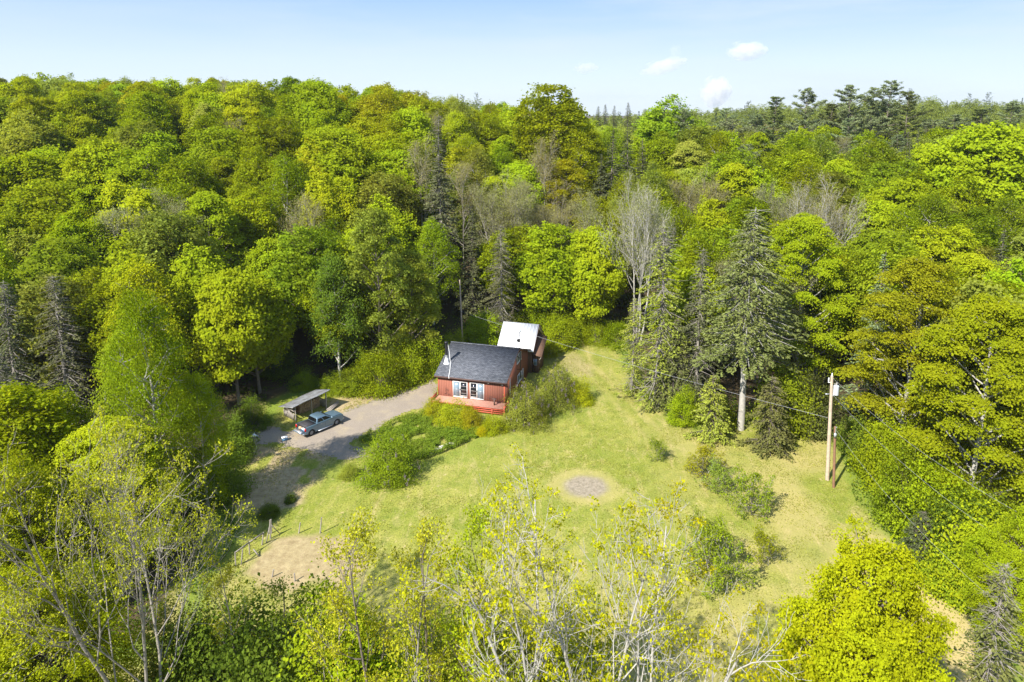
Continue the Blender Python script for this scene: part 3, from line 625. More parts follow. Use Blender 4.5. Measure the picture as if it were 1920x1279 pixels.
# mailbox-like post in the shade
q = G(480, 842); o = empty('birdbath_post', (q[0], q[1], 0), 0, 'pale leaning post topped with a cluttered metal lantern, in the shade left of the drive', 'post')
g = MB(); g.tube([(0.05, 0, -.05), (-.1, .02, 1.0), (-.05, 0, 1.1)], [.1, .09, .1], 8, True); g.build('post', BARKW, o)
g = MB(); g.tube([(-.08, 0, 1.05), (-.1, 0, 1.15), (-.1, 0, 1.5), (-.1, 0, 1.55)], [.12, .22, .2, .3], 8, True); g.bar((.0, 0, 1.5), (.35, -.1, 1.58), .18, .05); g.bar((-.35, 0, 1.35), (-.1, 0, 1.4), .2, .06); g.build('lantern', STEEL, o)
g = MB(); g.tube([(-.1, 0, 1.55), (-.1, 0, 1.7), (-.05, 0, 1.85)], [.25, .12, .03], 8, True); g.build('cap', WHITE, o)

# ------------------------------------------------------------------ poles and wires
def top_of(base, px, py): return at_y(px, py, base[1])
pb = G(1551, 900); pt = top_of(pb, 1560, 705)
o = empty('utility_pole', (pb[0], pb[1], 0), 0, 'tall wooden utility pole with a grey transformer at the lawn edge', 'utility pole', )
tl = Vector((pt[0] - pb[0], 0, pt[2])); PH = tl.z
def along(t): return tl * t
g = MB(); g.tube([along(-.02), along(.5), along(1)], [.19, .165, .13], 12, True); g.build('shaft', WOODP, o)
g = MB(); g.cyl(along(.86) + Vector((.42, -.05, -.35)), along(.86) + Vector((.42, -.05, .5)), .26, 16); g.cyl(along(.86) + Vector((.42, -.05, .5)), along(.86) + Vector((.42, -.05, .58)), .27, 16, .2)
tr = g.build('transformer', TRANSF, o)
g = MB(); g.cyl(along(.86) + Vector((.42, -.05, .58)), along(.86) + Vector((.44, -.05, .86)), .05, 8); g.cyl(along(.86) + Vector((.3, -.05, .58)), along(.86) + Vector((.26, -.05, .8)), .04, 8); g.build('bushing', STONE, tr)
g = MB(); g.bar(along(.83), along(.83) + Vector((-.6, -.1, .05)), .07); g.bar(along(.78), along(.86) + Vector((.3, -.05, -.2)), .06); g.build('bracket', STEEL, o)
g = MB(); g.cyl(along(1), along(1) + Vector((0, 0, .28)), .05, 8); g.cyl(along(.95) + Vector((-.3, 0, 0)), along(.95) + Vector((-.3, 0, .35)), .06, 8); g.bar(along(.94), along(.94) + Vector((-.35, 0, 0)), .05); g.build('insulator', WHITE, o)
sb = G(1563, 914); st_ = top_of(sb, 1566, 800)
o = empty('service_pole', (sb[0], sb[1], 0), 0, 'short brown service pole right beside the tall utility pole', 'pole')
g = MB(); sv = Vector((st_[0] - sb[0], 0, st_[2])); g.tube([sv * -.02, sv], [.13, .11], 10, True); g.build('shaft', pmat('brown_pole', (.22, .12, .07), .9, var=.2), o)
g = MB(); g.box(tuple(sv + Vector((-.12, -.25, -1.0))), tuple(sv + Vector((.12, -.115, -.6)))); g.build('meter_box', STEEL, o); g = MB(); g.tube([sv + Vector((0, -.16, -.6)), sv + Vector((0, -.2, .1)), sv + Vector((0, -.3, .05))], .04, 6); g.build('weatherhead', STEEL, o)
lb = G(868, 655); lz = float(H(lb[0], lb[1])); lt_ = top_of(lb, 862, 525)
o = empty('slim_pole', (lb[0], lb[1], lz), 0, 'slim bare wooden pole rising behind the cabin roof', 'pole')
g = MB(); lv = Vector((lt_[0] - lb[0], 0, lt_[2] - lz)); g.tube([lv * -.02, lv * .5, lv], [.14, .12, .10], 10, True); g.build('shaft', WOODP, o)
g = MB(); g.cyl(lv * .55 + Vector((.1, -.1, 0)), lv * .55 + Vector((.1, -.1, .15)), .06, 8); g.build('clamp', STEEL, o)
def wire(a_, b_, sag, lab, r_=.010):
    a_ = Vector(a_); b_ = Vector(b_); m_ = MB(); P = []
    for k in range(25):
        t_ = k / 24; p_ = a_.lerp(b_, t_); p_.z -= sag * 4 * t_ * (1 - t_); P.append(p_)
    m_.tube(P, r_, 4); return tag(m_.build('power_line', WIREM), lab, 'power line', 'overhead wires')
P0 = Vector((lb[0], lb[1], lz)) + lv * .55; PS = Vector((sb[0], sb[1], 0)) + sv * .97; PT = Vector((pb[0], pb[1], 0))
wire(P0, PT + along(.6), .5, 'thin service cable running from the slim pole over the white roof to the utility pole', .014)
far1 = at_y(2050, 1120, 33); far2 = at_y(1990, 1230, 30); far3 = at_y(2000, 1010, 36)
wire(PT + along(.99), far3, 1.0, 'topmost power line from the utility pole down to the right, past the maples')
wire(PT + along(.84), far1, 1.2, 'middle power line from the transformer down to the right over the hedge')
wire(PS, far2, 1.2, 'lowest power line from the short service pole over the hedge')

# ------------------------------------------------------------------ trees: generators
def quad_bezier(a, b, c, k):
    t = np.linspace(0, 1, k)[:, None]; return (1 - t) ** 2 * a + 2 * t * (1 - t) * b + t * t * c
class Proto:
    def __init__(s, name, trunk, crown, tm, cm, h):
        s.name = name; s.tm = tm; s.cm = cm
        s.trunk = s.mesh(trunk, 'trunk', tm, True); s.crown = s.mesh(crown, 'crown', cm, False)
        a = np.empty(len(s.crown.vertices) * 3, np.float32); s.crown.vertices.foreach_get('co', a); s.h = float(np.percentile(a[2::3], 99.7))
    def mesh(s, mb, nm, mat, sm):
        o = mb.build(nm, mat, None, sm); me = o.data; bpy.data.objects.remove(o); me.name = s.name + '_' + nm; return me
def broadleaf(name, Ht, Rc, seed, nl=15, nb=13, nleaf=100, ls=.30, cb=.28, flat=.8, bark=None, stems=1, up=.6, lobe=(.30, .44), spread=.62, bt=.14, bs=.30, detail=1.0):
    rng = np.random.default_rng(seed); T = MB(); C = MB()
    r0 = .012 * Ht + .03
    lean = rng.normal(size=2) * .02 * Ht
    def tr(z):
        t = z / Ht; return np.array([lean[0] * t + .12 * math.sin(z * .5 + seed), lean[1] * t + .12 * math.cos(z * .43 + seed), z])
    zs = np.linspace(-.6, Ht * .86, 12); T.tube([tr(z) for z in zs], [r0 * (1.25 if k == 0 else (1 - k / 13)) for k in range(12)], 8)
    ga = 2.39996; centres = []; dirs = []
    for i in range(nl):
        t = (i + .5) / nl; z = Ht * (cb + (1 - cb) * (t ** .8) * .93); e = (z / Ht - cb) / (1 - cb)
        env = Rc * math.sin(math.pi * (e * .80 + .2) ** .85) ** .7 if e < 1 else .1
        lr = Rc * rng.uniform(*lobe) * (1 - .25 * e); az = i * ga + rng.uniform(-.4, .4)
        rad = max(0, env - lr * .8) * rng.uniform(.75, 1.08)
        if i == nl - 1: rad = .2
        c = tr(min(z, Ht * .9)) * [1, 1, 0] + np.array([rad * math.cos(az), rad * math.sin(az), min(z, Ht - lr * .75)])
        zb = max(Ht * cb * .6, c[2] - rad * .75 - lr * .3); a = tr(min(zb, Ht * .84))
        T.tube(quad_bezier(a, (a + c) / 2 + [0, 0, -.12 * rad], c, 6), np.linspace(r0 * .42 * (1 - .5 * e), .04, 6), 5)
        k = nb; d = nrmz(rng.normal(size=(k * 3, 3))); d = d[d[:, 2] > -.42][:k]
        B = c + d * lr * rng.uniform(.7, 1.12, (len(d), 1)) * [1, 1, flat]
        for p in B[::2]: T.tube(np.stack([c + (p - c) * .1, (c + p) / 2 + [0, 0, -.1], p]), [.035, .025, .012], 3)
        centres.append(B); dirs.append(d)
    B = np.concatenate(centres); d = np.concatenate(dirs); n = len(B)
    bsz = Rc * bs * .42 * rng.uniform(.6, 1.35, n)
    P = np.repeat(B, nleaf, 0); D = np.repeat(d, nleaf, 0); S = np.repeat(bsz, nleaf)[:, None]
    off = rng.normal(size=P.shape) * S * [1, 1, bt / .3]
    off[:, 2] -= .25 * (off[:, 0] ** 2 + off[:, 1] ** 2) / (S[:, 0] + .1)
    P = P + off; N = D * .4 + [-.38, -.48, up * .7] + rng.normal(size=P.shape) * .34
    s_ = ls * rng.uniform(.65, 1.3, len(P)); C.arr(*cards(rng, P, N, s_, s_ * .72))
    return Proto(name, T, C, bark or BARK, LEAF, Ht)
def wob3(rng, fr, n=9):
    w = rng.normal(size=(n, 3)) * fr; f = rng.uniform(0, 6.28, n)
    return lambda p: np.sin(p @ w.T + f).sum(1) / math.sqrt(n)
def shell(name, Ht, Rc, seed, nc=520, nleaf=46, ls=.34, cb=.18, a1=.17, a2=.10, cs=.42, gap=.0, bark=None, inner=.25, top=1.0):
    """full crown: leaf clusters over a lumpy dome, limbs inside, uneven outline"""
    rng = np.random.default_rng(seed); T = MB(); C = MB(); r0 = .012 * Ht + .04
    zs = np.linspace(-.6, Ht * .8, 10); T.tube([(.15 * math.sin(z * .4 + seed), .12 * math.cos(z * .37), z) for z in zs], [r0 * (1.3 if k == 0 else 1 - k / 11.5) for k in range(10)], 8)
    zc = Ht * (cb + 1) / 2 - .04 * Ht; hz = Ht * (1 - cb) / 2; n1 = wob3(rng, 2.3); n2 = wob3(rng, 5.5); n3 = wob3(rng, 10)
    d = nrmz(rng.normal(size=(nc * 3, 3))); d = d[(d[:, 2] > -.75)]; d = d[n2(d) + .6 * n3(d) > gap - 1.4][:nc]
    rr = 1 + a1 * n1(d) + a2 * n2(d) + .04 * n3(d); ins = rng.random(len(d)) < inner
    rr = rr * np.where(ins, rng.uniform(.45, .85, len(d)), rng.uniform(.90, 1.03, len(d)))
    sh = np.array([Rc, Rc, hz]) * .88; tz = np.clip(d[:, 2:3], -1, 1); squeeze = np.where(tz > 0, 1.0, 1.0 + .18 * tz)
    B = d * rr[:, None] * sh; B[:, :2] *= squeeze; B[:, 2] += zc; B[:, 2] = np.maximum(B[:, 2], .5)
    # outward normal of the lumpy surface, by differences
    N0 = nrmz(d / sh * sh.min()); e = .12
    g = np.stack([(n1(d + v * e) * a1 + n2(d + v * e) * a2 - n1(d) * a1 - n2(d) * a2) / e for v in np.eye(3)], 1); N0 = nrmz(N0 - .9 * (g - (g * d).sum(1, keepdims=True) * d))
    for p in B[::6]:
        zb = max(Ht * .12, min(Ht * .75, p[2] - .75 * math.hypot(p[0], p[1]))); a = np.array([0, 0, zb]); T.tube(quad_bezier(a, (a + p) / 2 + [0, 0, -.3], p * [.95, .95, 1] - [0, 0, .1], 6), np.linspace(r0 * .28, .02, 6), 4)
    k = len(B); S = np.repeat(cs * rng.uniform(.6, 1.4, k), nleaf)[:, None]
    P = np.repeat(B, nleaf, 0) + rng.normal(size=(k * nleaf, 3)) * S * [1, 1, .62]
    N = np.repeat(N0, nleaf, 0) * .42 + [-.36, -.46, .46] + rng.normal(size=P.shape) * .34
    s_ = ls * rng.uniform(.6, 1.35, len(P)); C.arr(*cards(rng, P, N, s_, s_ * .75))
    return Proto(name, T, C, bark or BARK, LEAF, Ht)
def conifer(name, Ht, Rc, seed, bare=.08, dens=1.0, droop=.28, mat=None, dead=.0, bark=None, ls=.42, taper=.9, irregular=.25):
    rng = np.random.default_rng(seed); T = MB(); C = MB(); r0 = .011 * Ht + .05
    zs = np.linspace(-.5, Ht, 10); T.tube([(0.1 * math.sin(z * .3 + seed), .1 * math.cos(z * .3), z) for z in zs], np.linspace(r0, .02, 10), 7)
    z = Ht * bare; Ps = []; Ns = []; Ts = []; Ss = []
    while z < Ht * .99:
        e = (z / Ht - bare) / (1 - bare); env = Rc * (1 - e) ** taper + .12
        if e < .12: env *= .75 + 2 * e
        for k in range(int(5 * dens + rng.random() * 2)):
            az = rng.uniform(0, 2 * math.pi); L = env * rng.uniform(1 - irregular * 1.6, 1.08)
            a = np.array([0, 0, z]); dr = np.array([math.cos(az), math.sin(az), 0])
            tip = a + dr * L + [0, 0, -droop * L + .10 * L * (e > .6)]; mid = (a + tip) / 2 + [0, 0, .10 * L]
            pts = quad_bezier(a, mid, tip, 5)
            T.tube(pts[:4], np.linspace(.018 + .012 * L, .012, 4), 3)
            if rng.random() < dead:
                for q in range(5):
                    p = pts[1 + q % 3]; e2 = p + rng.normal(size=3) * .5 * [1, 1, .4]; T.tube(np.stack([p, e2]), [.018, .008], 3)
                continue
            m = max(5, int(L * 15 * dens)); t = rng.uniform(.18, 1.0, m) ** .8; p = (1 - t[:, None]) ** 2 * a + 2 * t[:, None] * (1 - t[:, None]) * mid + t[:, None] ** 2 * tip
            side = np.array([-dr[1], dr[0], 0]); sg = rng.choice([-1, 1], m)[:, None]
            w = (L * .22 * (1.15 - t) + .12)[:, None] * rng.uniform(.2, 1.0, (m, 1))
            p = p + side * sg * w + [0, 0, 1] * (-rng.uniform(0, .14, (m, 1)) * L * .4)
            Ps.append(p); Ts.append(dr * .8 + side * sg * .8 + [0, 0, -.25] + rng.normal(size=p.shape) * .2)
            Ns.append(np.array([0, 0, 1.0]) + dr * .3 + rng.normal(size=p.shape) * .6); Ss.append(ls * rng.uniform(.6, 1.25, m) * (.6 + .4 * min(1, L / 1.5)))
        z += (.30 + .10 * rng.random()) * (1.2 if Ht > 15 else .8) * (1 - .45 * e)
    P = np.concatenate(Ps); C.arr(*cards(rng, P, np.concatenate(Ns), np.concatenate(Ss), np.concatenate(Ss) * .42, .12, np.concatenate(Ts)))
    return Proto(name, T, C, bark or BARK, NEEDLE, Ht)
def pine(name, Ht, Rc, seed, dens=1.0):
    rng = np.random.default_rng(seed); T = MB(); C = MB(); r0 = .011 * Ht + .06
    T.tube([(.15 * math.sin(z * .25 + seed), .1 * math.cos(z * .3), z) for z in np.linspace(-.5, Ht, 10)], np.linspace(r0, .03, 10), 7)
    Ps = []; Ns = []; z = Ht * .25
    while z < Ht * .98:
        e = (z / Ht - .25) / .75; env = Rc * (1 - e) ** .55 * min(1, .5 + e * 1.6) * rng.uniform(.45, 1.15) + .35
        for k in range(5):
            az = rng.uniform(0, 6.283); L = env * rng.uniform(.5, 1.1); dr = np.array([math.cos(az), math.sin(az), 0]); a = np.array([0, 0, z])
            tip = a + dr * L + [0, 0, (.12 + .45 * e) * L]; pts = quad_bezier(a, (a + tip) / 2 + [0, 0, -.08 * L], tip, 5); T.tube(pts, np.linspace(.02 + .015 * L, .012, 5), 4)
            nb = max(3, int(L * 3.2 * dens))
            for q in range(nb):
                t = rng.uniform(.35, 1.02); c = a + (tip - a) * t + np.array([-dr[1], dr[0], 0]) * rng.uniform(-1, 1) * L * .28 * (1.2 - t) + [0, 0, rng.uniform(0, .25)]
                m = 26; dd = nrmz(rng.normal(size=(m, 3)) + [0, 0, .5]); Ps.append(c + dd * rng.uniform(.1, .42, (m, 1)) * [1.3, 1.3, .6]); Ns.append(dd)
        z += rng.uniform(.55, 1.0)
    P = np.concatenate(Ps); D = np.concatenate(Ns); N = np.cross(D, rng.normal(size=D.shape)); N[:, 2] = np.abs(N[:, 2]) + .3
    s_ = .34 * rng.uniform(.7, 1.3, len(P)); C.arr(*cards(rng, P, N, s_, s_ * .38, .1, D)); return Proto(name, T, C, BARK, NEEDLE, Ht)
def bare_tree(name, Ht, seed, stems=1, ang=.5, depth=4, kids=(9, 6, 5, 4), leafn=2, ls=.14, spread=1.0, bark=None, minr=.018, clear=.35, r0=None, leafprob=1.0, tw=4, clump=.22, droop=0, upb=.22):
    """branching skeleton, twigs ending in small leaf clusters"""
    rng = np.random.default_rng(seed); T = MB(); tips = []
    def br(p, d, L, r, lev):
        k = 7 if lev == 0 else (5 if lev < 3 else 4); P = [p]; dd = d.copy()
        for i in range(k):
            dd = nrmz(dd + rng.normal(size=3) * (.06 if lev == 0 else .16) + np.array([0, 0, upb * (lev > 0) * (1 if lev < 3 else .3)])); P.append(P[-1] + dd * L / k)
        P = np.array(P); rad = np.linspace(r, max(minr * .6, r * (.25 if lev else .3)), k + 1); T.tube(P, rad, 7 if lev == 0 else (5 if lev == 1 else 3 if lev > 2 else 4))
        if lev >= depth:
            tips.append(P[-1]); tips.append(P[len(P) // 2]); return
        n = kids[lev]
        for j in range(n):
            t = (clear if lev == 0 else .2) + (1 - (clear if lev == 0 else .2)) * (j + rng.random() * .8) / n; t = min(t, .99)
            q = t * k; i0 = int(q); pp = P[i0] + (P[min(i0 + 1, k)] - P[i0]) * (q - i0); loc = nrmz(P[min(i0 + 1, k)] - P[i0])
            s_ = nrmz(np.cross(loc, rng.normal(size=3))); a_ = ang * rng.uniform(.7, 1.35) * (1.15 - .3 * t)
            nd = nrmz(loc * math.cos(a_) + s_ * math.sin(a_))
            br(pp, nd, L * (.50 if lev == 0 else .58) * rng.uniform(.65, 1.1) * (1.2 - .6 * t) * spread ** (lev == 0), max(minr, r * .42 * (1.1 - .5 * t)), lev + 1)
        tips.append(P[-1])
    r0 = r0 or .010 * Ht + .02
    for s_ in range(stems):
        az = 6.283 * s_ / stems + rng.random(); tl_ = 0 if stems == 1 else rng.uniform(.10, .26)
        br(np.array([.25 * math.cos(az) * (stems > 1), .25 * math.sin(az) * (stems > 1), -.4]), nrmz(np.array([math.cos(az) * tl_, math.sin(az) * tl_, 1])), Ht * rng.uniform(.78, .95) * .97, r0 * rng.uniform(.75, 1), 0)
    C = MB(); t = np.array(tips); t = t[rng.random(len(t)) < leafprob]
    P = np.repeat(t, leafn, 0) + rng.normal(size=(len(t) * leafn, 3)) * clump * [1, 1, .6]; N = rng.normal(size=P.shape) * .6 + [0, 0, .6]; s_ = ls * rng.uniform(.6, 1.4, len(P))
    C.arr(*cards(rng, P, N, s_, s_ * .75)); return Proto(name, T, C, bark or BARKG, LEAF, Ht)
def shrub(name, Ht, Rc, seed, n=60, nleaf=70, ls=.12, bark=None, up=.5, hollow=.5, arch=0):
    rng = np.random.default_rng(seed); T = MB(); C = MB()
    d = nrmz(rng.normal(size=(n * 2, 3))); d[:, 2] = np.abs(d[:, 2]) * 1.1 - .12; d = d[:n]
    lump = (1 + .20 * wob3(rng, 2.6)(d) + .10 * wob3(rng, 6)(d))[:, None]
    B = d * np.array([Rc, Rc, Ht]) * rng.uniform(hollow, 1.0, (n, 1)) * lump; B[:, 2] = np.clip(B[:, 2], .12 * Ht, Ht)
    for p in B[::2]: T.tube(quad_bezier(np.array([p[0] * .08, p[1] * .08, -.1]), np.array([p[0] * .3, p[1] * .3, p[2] * .7]), p, 4), [.03, .025, .009, .008], 4)
    sz = Rc * .15 * rng.uniform(.5, 1.4, n); P = np.repeat(B, nleaf, 0) + rng.normal(size=(n * nleaf, 3)) * np.repeat(sz, nleaf)[:, None] * [1, 1, .75]
    P[:, 2] = np.maximum(P[:, 2], .03); N = np.repeat(d, nleaf, 0) * .6 + [-.25, -.3, up] + rng.normal(size=P.shape) * .45; s_ = ls * rng.uniform(.6, 1.3, len(P))
    C.arr(*cards(rng, P, N, s_, s_ * .7)); return Proto(name, T, C, bark or BARK, LEAF, Ht)

PR = {}
PR['maple'] = [shell('maple_%d' % i, 18, 4.9, 11 + i, nc=500 + 30 * i, a1=(.15, .20, .17, .22, .14)[i], a2=(.12, .09, .13, .10, .12)[i], cb=(.18, .25, .2, .3, .15)[i]) for i in range(5)]
PR['layered'] = [broadleaf('layered_%d' % i, 19, 4.8, 31 + i, nl=38, nb=11, nleaf=55, ls=.30, flat=.5, bt=.10, bs=.24, up=1.0, cb=.14, lobe=(.17, .28)) for i in range(2)]
PR['birch'] = [broadleaf('birch_%d' % i, 17, 3.8, 41 + i, nl=18, nb=13, nleaf=62, ls=.22, flat=1.1, bs=.30, bt=.25, cb=.22, bark=BARKW, up=.3) for i in range(2)]
PR['bare'] = [bare_tree('greytree_%d' % i, 18, 51 + i, stems=1 + 2 * (i == 1), ang=.72, depth=3, kids=(12, 7, 5), leafn=9, ls=.17, minr=.02, clear=.35, clump=.55, upb=.12, spread=1.15) for i in range(3)]
PR['spruce'] = [conifer('spruce_%d' % i, 18, 3.0, 61 + i, bare=.05, dens=1.1, ls=.38) for i in range(3)]
PR['pine'] = [pine('pine_%d' % i, 24, 6.8, 71 + i, dens=.8) for i in range(3)]

COLS = {'spring': (.335, .360, .008), 'bud': (.42, .43, .025), 'lime': (.300, .375, .012), 'yellow': (.330, .380, .012), 'green': (.265, .345, .017), 'olive': (.285, .320, .045), 'orange': (.365, .375, .016), 'dark': (.105, .115, .050),
        'blue': (.190, .225, .100), 'pale': (.30, .36, .045), 'brown': (.15, .13, .065), 'sage': (.150, .168, .048), 'deep': (.150, .215, .022), 'twig': (.33, .31, .12), 'gold': (.47, .45, .010)}
def jit(c, rng, a=.10):
    k = 1 + rng.normal() * a; w = rng.normal() * a * .6; return (c[0] * k * (1 + w), c[1] * k, c[2] * k, 1)
def place(pr, x, y, h, wr=1.0, col='lime', name='tree', label=None, cat='tree', group=None, rng=None, z=None, rz=None, crown='crown', trunk='trunk', tilt=0):
    rng = rng or np.random.default_rng(int(abs(x * 131 + y * 17) * 10) % 99991)
    z = float(H(x, y)) if z is None else z
    o = bpy.data.objects.new(name, None); COL.objects.link(o); s_ = h / pr.h
    o.location = (x, y, z - .05); o.rotation_euler = (tilt, 0, rng.uniform(0, 6.283) if rz is None else rz); o.scale = (s_ * wr, s_ * wr, s_)
    for nm, me in ((trunk, pr.trunk), (crown, pr.crown)):
        c = bpy.data.objects.new(nm, me); COL.objects.link(c); c.parent = o
        if me is pr.crown:
            cc = jit(COLS[col], rng, .08) if isinstance(col, str) else tuple(col) + (1,); c.color = cc
    return tag(o, label, cat, group)
HERO = []; LOGW = []
def hero(px, pyb, pyt, pr, wpx, col, name, label, cat='tree', group=None, h0=None, y=None, tilt=0, w0=None):
    """base pixel, top row and crown width fix where it stands and how tall and wide it is"""
    b_ = G(px, pyb)
    if y is not None: b_ = at_y(px, pyb, y)
    x_, y_ = float(b_[0]), float(b_[1])
    for _ in range(6):                     # settle on the slope
        if y is None: zz = float(H(x_, y_)); q = G(px, pyb, zz); x_, y_ = float(q[0]), float(q[1])
    zz = float(H(x_, y_)); t_ = at_y(px, pyt, y_); h = max(.5, float(t_[2]) - zz)
    if y is not None: x_ = float(at_y(px, pyt, y_)[0])
    sc_ = F / project((x_, y_, zz + h / 2))[2]; wm = wpx / sc_; base_w = w0 or 2 * PRW[pr.name]
    wr_ = min(2.3 if 'apple' in pr.name else 1.6 if 'pine' in pr.name else 1.3, max(.74, (wm / base_w) / (h / pr.h))); LOGW.append((pr.name, round((wm / base_w) / (h / pr.h), 2), round(h, 1), label[:30])); HERO.append((x_, y_, wm / 2))
    return place(pr, x_, y_, h, wr_, col, name, label, cat, group, z=zz, tilt=tilt)
PRW = {}
def width(pr):
    n = len(pr.crown.vertices); a = np.empty(n * 3, np.float32); pr.crown.vertices.foreach_get('co', a); a = a.reshape(-1, 3)
    return float(np.percentile(np.hypot(a[:, 0], a[:, 1]), 96))
for k in PR:
    for p_ in PR[k]: PRW[p_.name] = width(p_)
def reg(p_): PRW[p_.name] = width(p_); return p_

# ------------------------------------------------------------------ hero trees round the clearing
Mp, Ly, Bi, Ba, Sp, Pi = (PR[k] for k in ('maple', 'layered', 'birch', 'bare', 'spruce', 'pine'))
BIGS = reg(conifer('big_spruce', 24, 5.2, 81, bare=.36, dens=1.5, droop=.34, ls=.30, taper=.7, dead=.12, bark=BARKW))
LOWS = reg(conifer('low_spruce', 6, 2.6, 82, bare=.0, dens=1.6, droop=.25, ls=.24, taper=.6))
OLDS = reg(conifer('old_spruce', 20, 4.2, 83, bare=.05, dens=1.1, droop=.4, ls=.30, taper=.6, dead=.32, bark=BARKG, irregular=.45))
TALLS = reg(conifer('tall_spruce', 28, 4.4, 84, bare=.04, dens=1.2, droop=.3, ls=.36, taper=1.15, dead=.12, bark=BARKG))
NEARM = reg(shell('near_maple', 15, 5.0, 85, nc=1500, nleaf=70, ls=.145, cb=.12, a1=.20, a2=.17, cs=.24, inner=.3, gap=.55))
NEARL = reg(broadleaf('near_layered', 21, 6.0, 86, nl=52, nb=13, nleaf=95, ls=.20, flat=.42, bt=.06, bs=.20, up=1.0, cb=.14, lobe=(.16, .28), bark=BARKW))
NEARB = reg(broadleaf('near_birch', 19, 4.6, 87, nl=24, nb=16, nleaf=100, ls=.17, flat=1.1, bs=.26, bt=.25, cb=.12, bark=BARKW, up=.3))
FAN = reg(bare_tree('fan_tree', 20, 88, stems=4, ang=.55, depth=3, kids=(11, 7, 5), leafn=5, ls=.14, minr=.018, clear=.42, bark=BARKW, clump=.4, upb=.18))
S1 = reg(shrub('bush_a', 3, 2.4, 91, n=150, nleaf=90, ls=.125, hollow=.6)); S2 = reg(shrub('bush_b', 3, 2.4, 92, n=150, nleaf=95, ls=.12, hollow=.65)); S3 = reg(shrub('bush_c', 4, 2.2, 93, n=170, nleaf=85, ls=.14, up=.8))
hero(822, 600, 222, TALLS, 175, 'dark', 'tall_spruce', 'tallest dark spruce with a thin pointed top, rising behind the cabin among grey bare trees', 'spruce', y=113)
hero(1387, 806, 398, BIGS, 200, 'sage', 'lawn_spruce', 'big olive spruce with a bare grey lower trunk at the lawn edge', 'spruce')
hero(1440, 842, 708, LOWS, 92, 'sage', 'skirt_spruce', 'low drooping spruce bough clump right under the big lawn spruce', 'spruce')
hero(1332, 822, 705, LOWS, 80, 'olive', 'skirt_spruce', 'smaller drooping spruce clump left of the big lawn spruce trunk', 'spruce')
hero(1232, 758, 425, OLDS, 130, 'olive', 'old_spruce', 'half-dead grey-green spruce at the bend of the lawn edge', 'spruce')
hero(1302, 772, 470, OLDS, 95, 'dark', 'old_spruce', 'narrow dark spruce with grey dead boughs between the half-dead one and the lawn spruce', 'spruce')
hero(1185, 735, 560, OLDS, 110, 'olive', 'old_spruce', 'short scruffy spruce left of the half-dead spruce at the lawn bend', 'spruce')
hero(1262, 768, 600, LOWS, 90, 'sage', 'small_spruce', 'small bushy spruce at the foot of the half-dead spruce', 'spruce')
hero(45, 805, 530, OLDS, 130, 'dark', 'spruce', 'dark spruce nearest the left edge, above the budding grey tree', 'spruce')
hero(135, 800, 520, OLDS, 120, 'dark', 'spruce', 'second dark spruce from the left edge', 'spruce')
hero(28, 900, 660, OLDS, 110, 'dark', 'old_spruce', 'low ragged spruce below the two dark left-edge spruces', 'spruce')
hero(940, 640, 425, OLDS, 80, 'dark', 'old_spruce', 'brownish dark spruce directly behind the white-roofed outbuilding', 'spruce')
hero(885, 640, 400, Sp[2], 100, 'dark', 'spruce', 'dark spruce just right of the slim wooden pole', 'spruce', y=108)
hero(1625, 790, 478, Sp[1], 95, 'blue', 'blue_spruce', 'blue-green conifer right of the layered yellow maple', 'spruce')
hero(1520, 770, 405, NEARL, 165, 'yellow', 'maple', 'bright yellow-green maple in flat layers right of the lawn spruce', 'maple', y=84)
hero(1730, 860, 485, NEARL, 230, 'orange', 'maple', 'gold-tinged maple behind the right-hand hedge', 'maple', y=66)
hero(1875, 960, 560, NEARL, 250, 'yellow', 'maple', 'broad yellow-green layered maple at the right edge', 'maple', y=55)
hero(312, 990, 545, NEARB, 150, 'lime', 'birch', 'pale small-leaved birch left of the gravel drive', 'birch')
hero(392, 965, 700, NEARB, 110, 'lime', 'birch', 'short bright birch in front of the pale birch by the brown earth patch', 'birch')
hero(262, 905, 610, Bi[1], 130, 'green', 'birch', 'mid green birch between the pale birch and the dark spruces', 'birch')
hero(715, 708, 395, Ly[0], 130, 'pale', 'maple', 'tall narrow pale green tree behind the drive, left of the cabin', 'tree')
hero(775, 690, 470, Ly[1], 110, 'pale', 'tree', 'soft olive-green tree just behind the cabin chimney', 'tree')
hero(640, 722, 480, Bi[0], 100, 'deep', 'tree', 'deep green tree above the right end of the woodshed', 'tree')
hero(1045, 625, 420, Mp[0], 150, 'lime', 'maple', 'lime maple standing over the grassy track end', 'maple', y=106)
hero(1120, 640, 430, Mp[4], 120, 'lime', 'maple', 'lime maple right of the grassy track end', 'maple', y=103)
for (px, pb_, ptp, w_, pr_, lab) in ((785, 560, 255, 115, Ba[0], 'wide grey leafless tree left of the tall spruce top'), (868, 560, 300, 100, Ba[2], 'grey leafless tree just right of the tall spruce'), (945, 560, 330, 120, Ba[1], 'many-stemmed grey bare tree above the white roof'),
        (1020, 540, 250, 90, Ba[0], 'thin bare tree high above the track end'), (1208, 610, 325, 150, FAN, 'pale fan-shaped bare tree left of the lawn spruce'), (1550, 600, 330, 150, FAN, 'spreading bare tree on the slope behind the layered maple'),
        (180, 470, 280, 75, Ba[2], 'purplish bare tree in the dark hollow on the left hillside'), (1480, 560, 345, 90, Ba[1], 'thin bare tree left of the spreading bare tree'), (985, 560, 345, 110, Ba[2], 'grey bare tree between the outbuilding roof and the skyline maple'),
        (1100, 560, 350, 90, Ba[0], 'dull bare tree left of the pale fan-shaped one')):
    y_ = {785: 121, 868: 121, 945: 116, 1020: 128, 1208: 100, 1550: 104, 180: 120, 1480: 112, 985: 122, 1100: 116}[px]
    hero(px, pb_, ptp, pr_, w_, 'twig', 'bare_tree', lab, 'bare tree', y=y_)
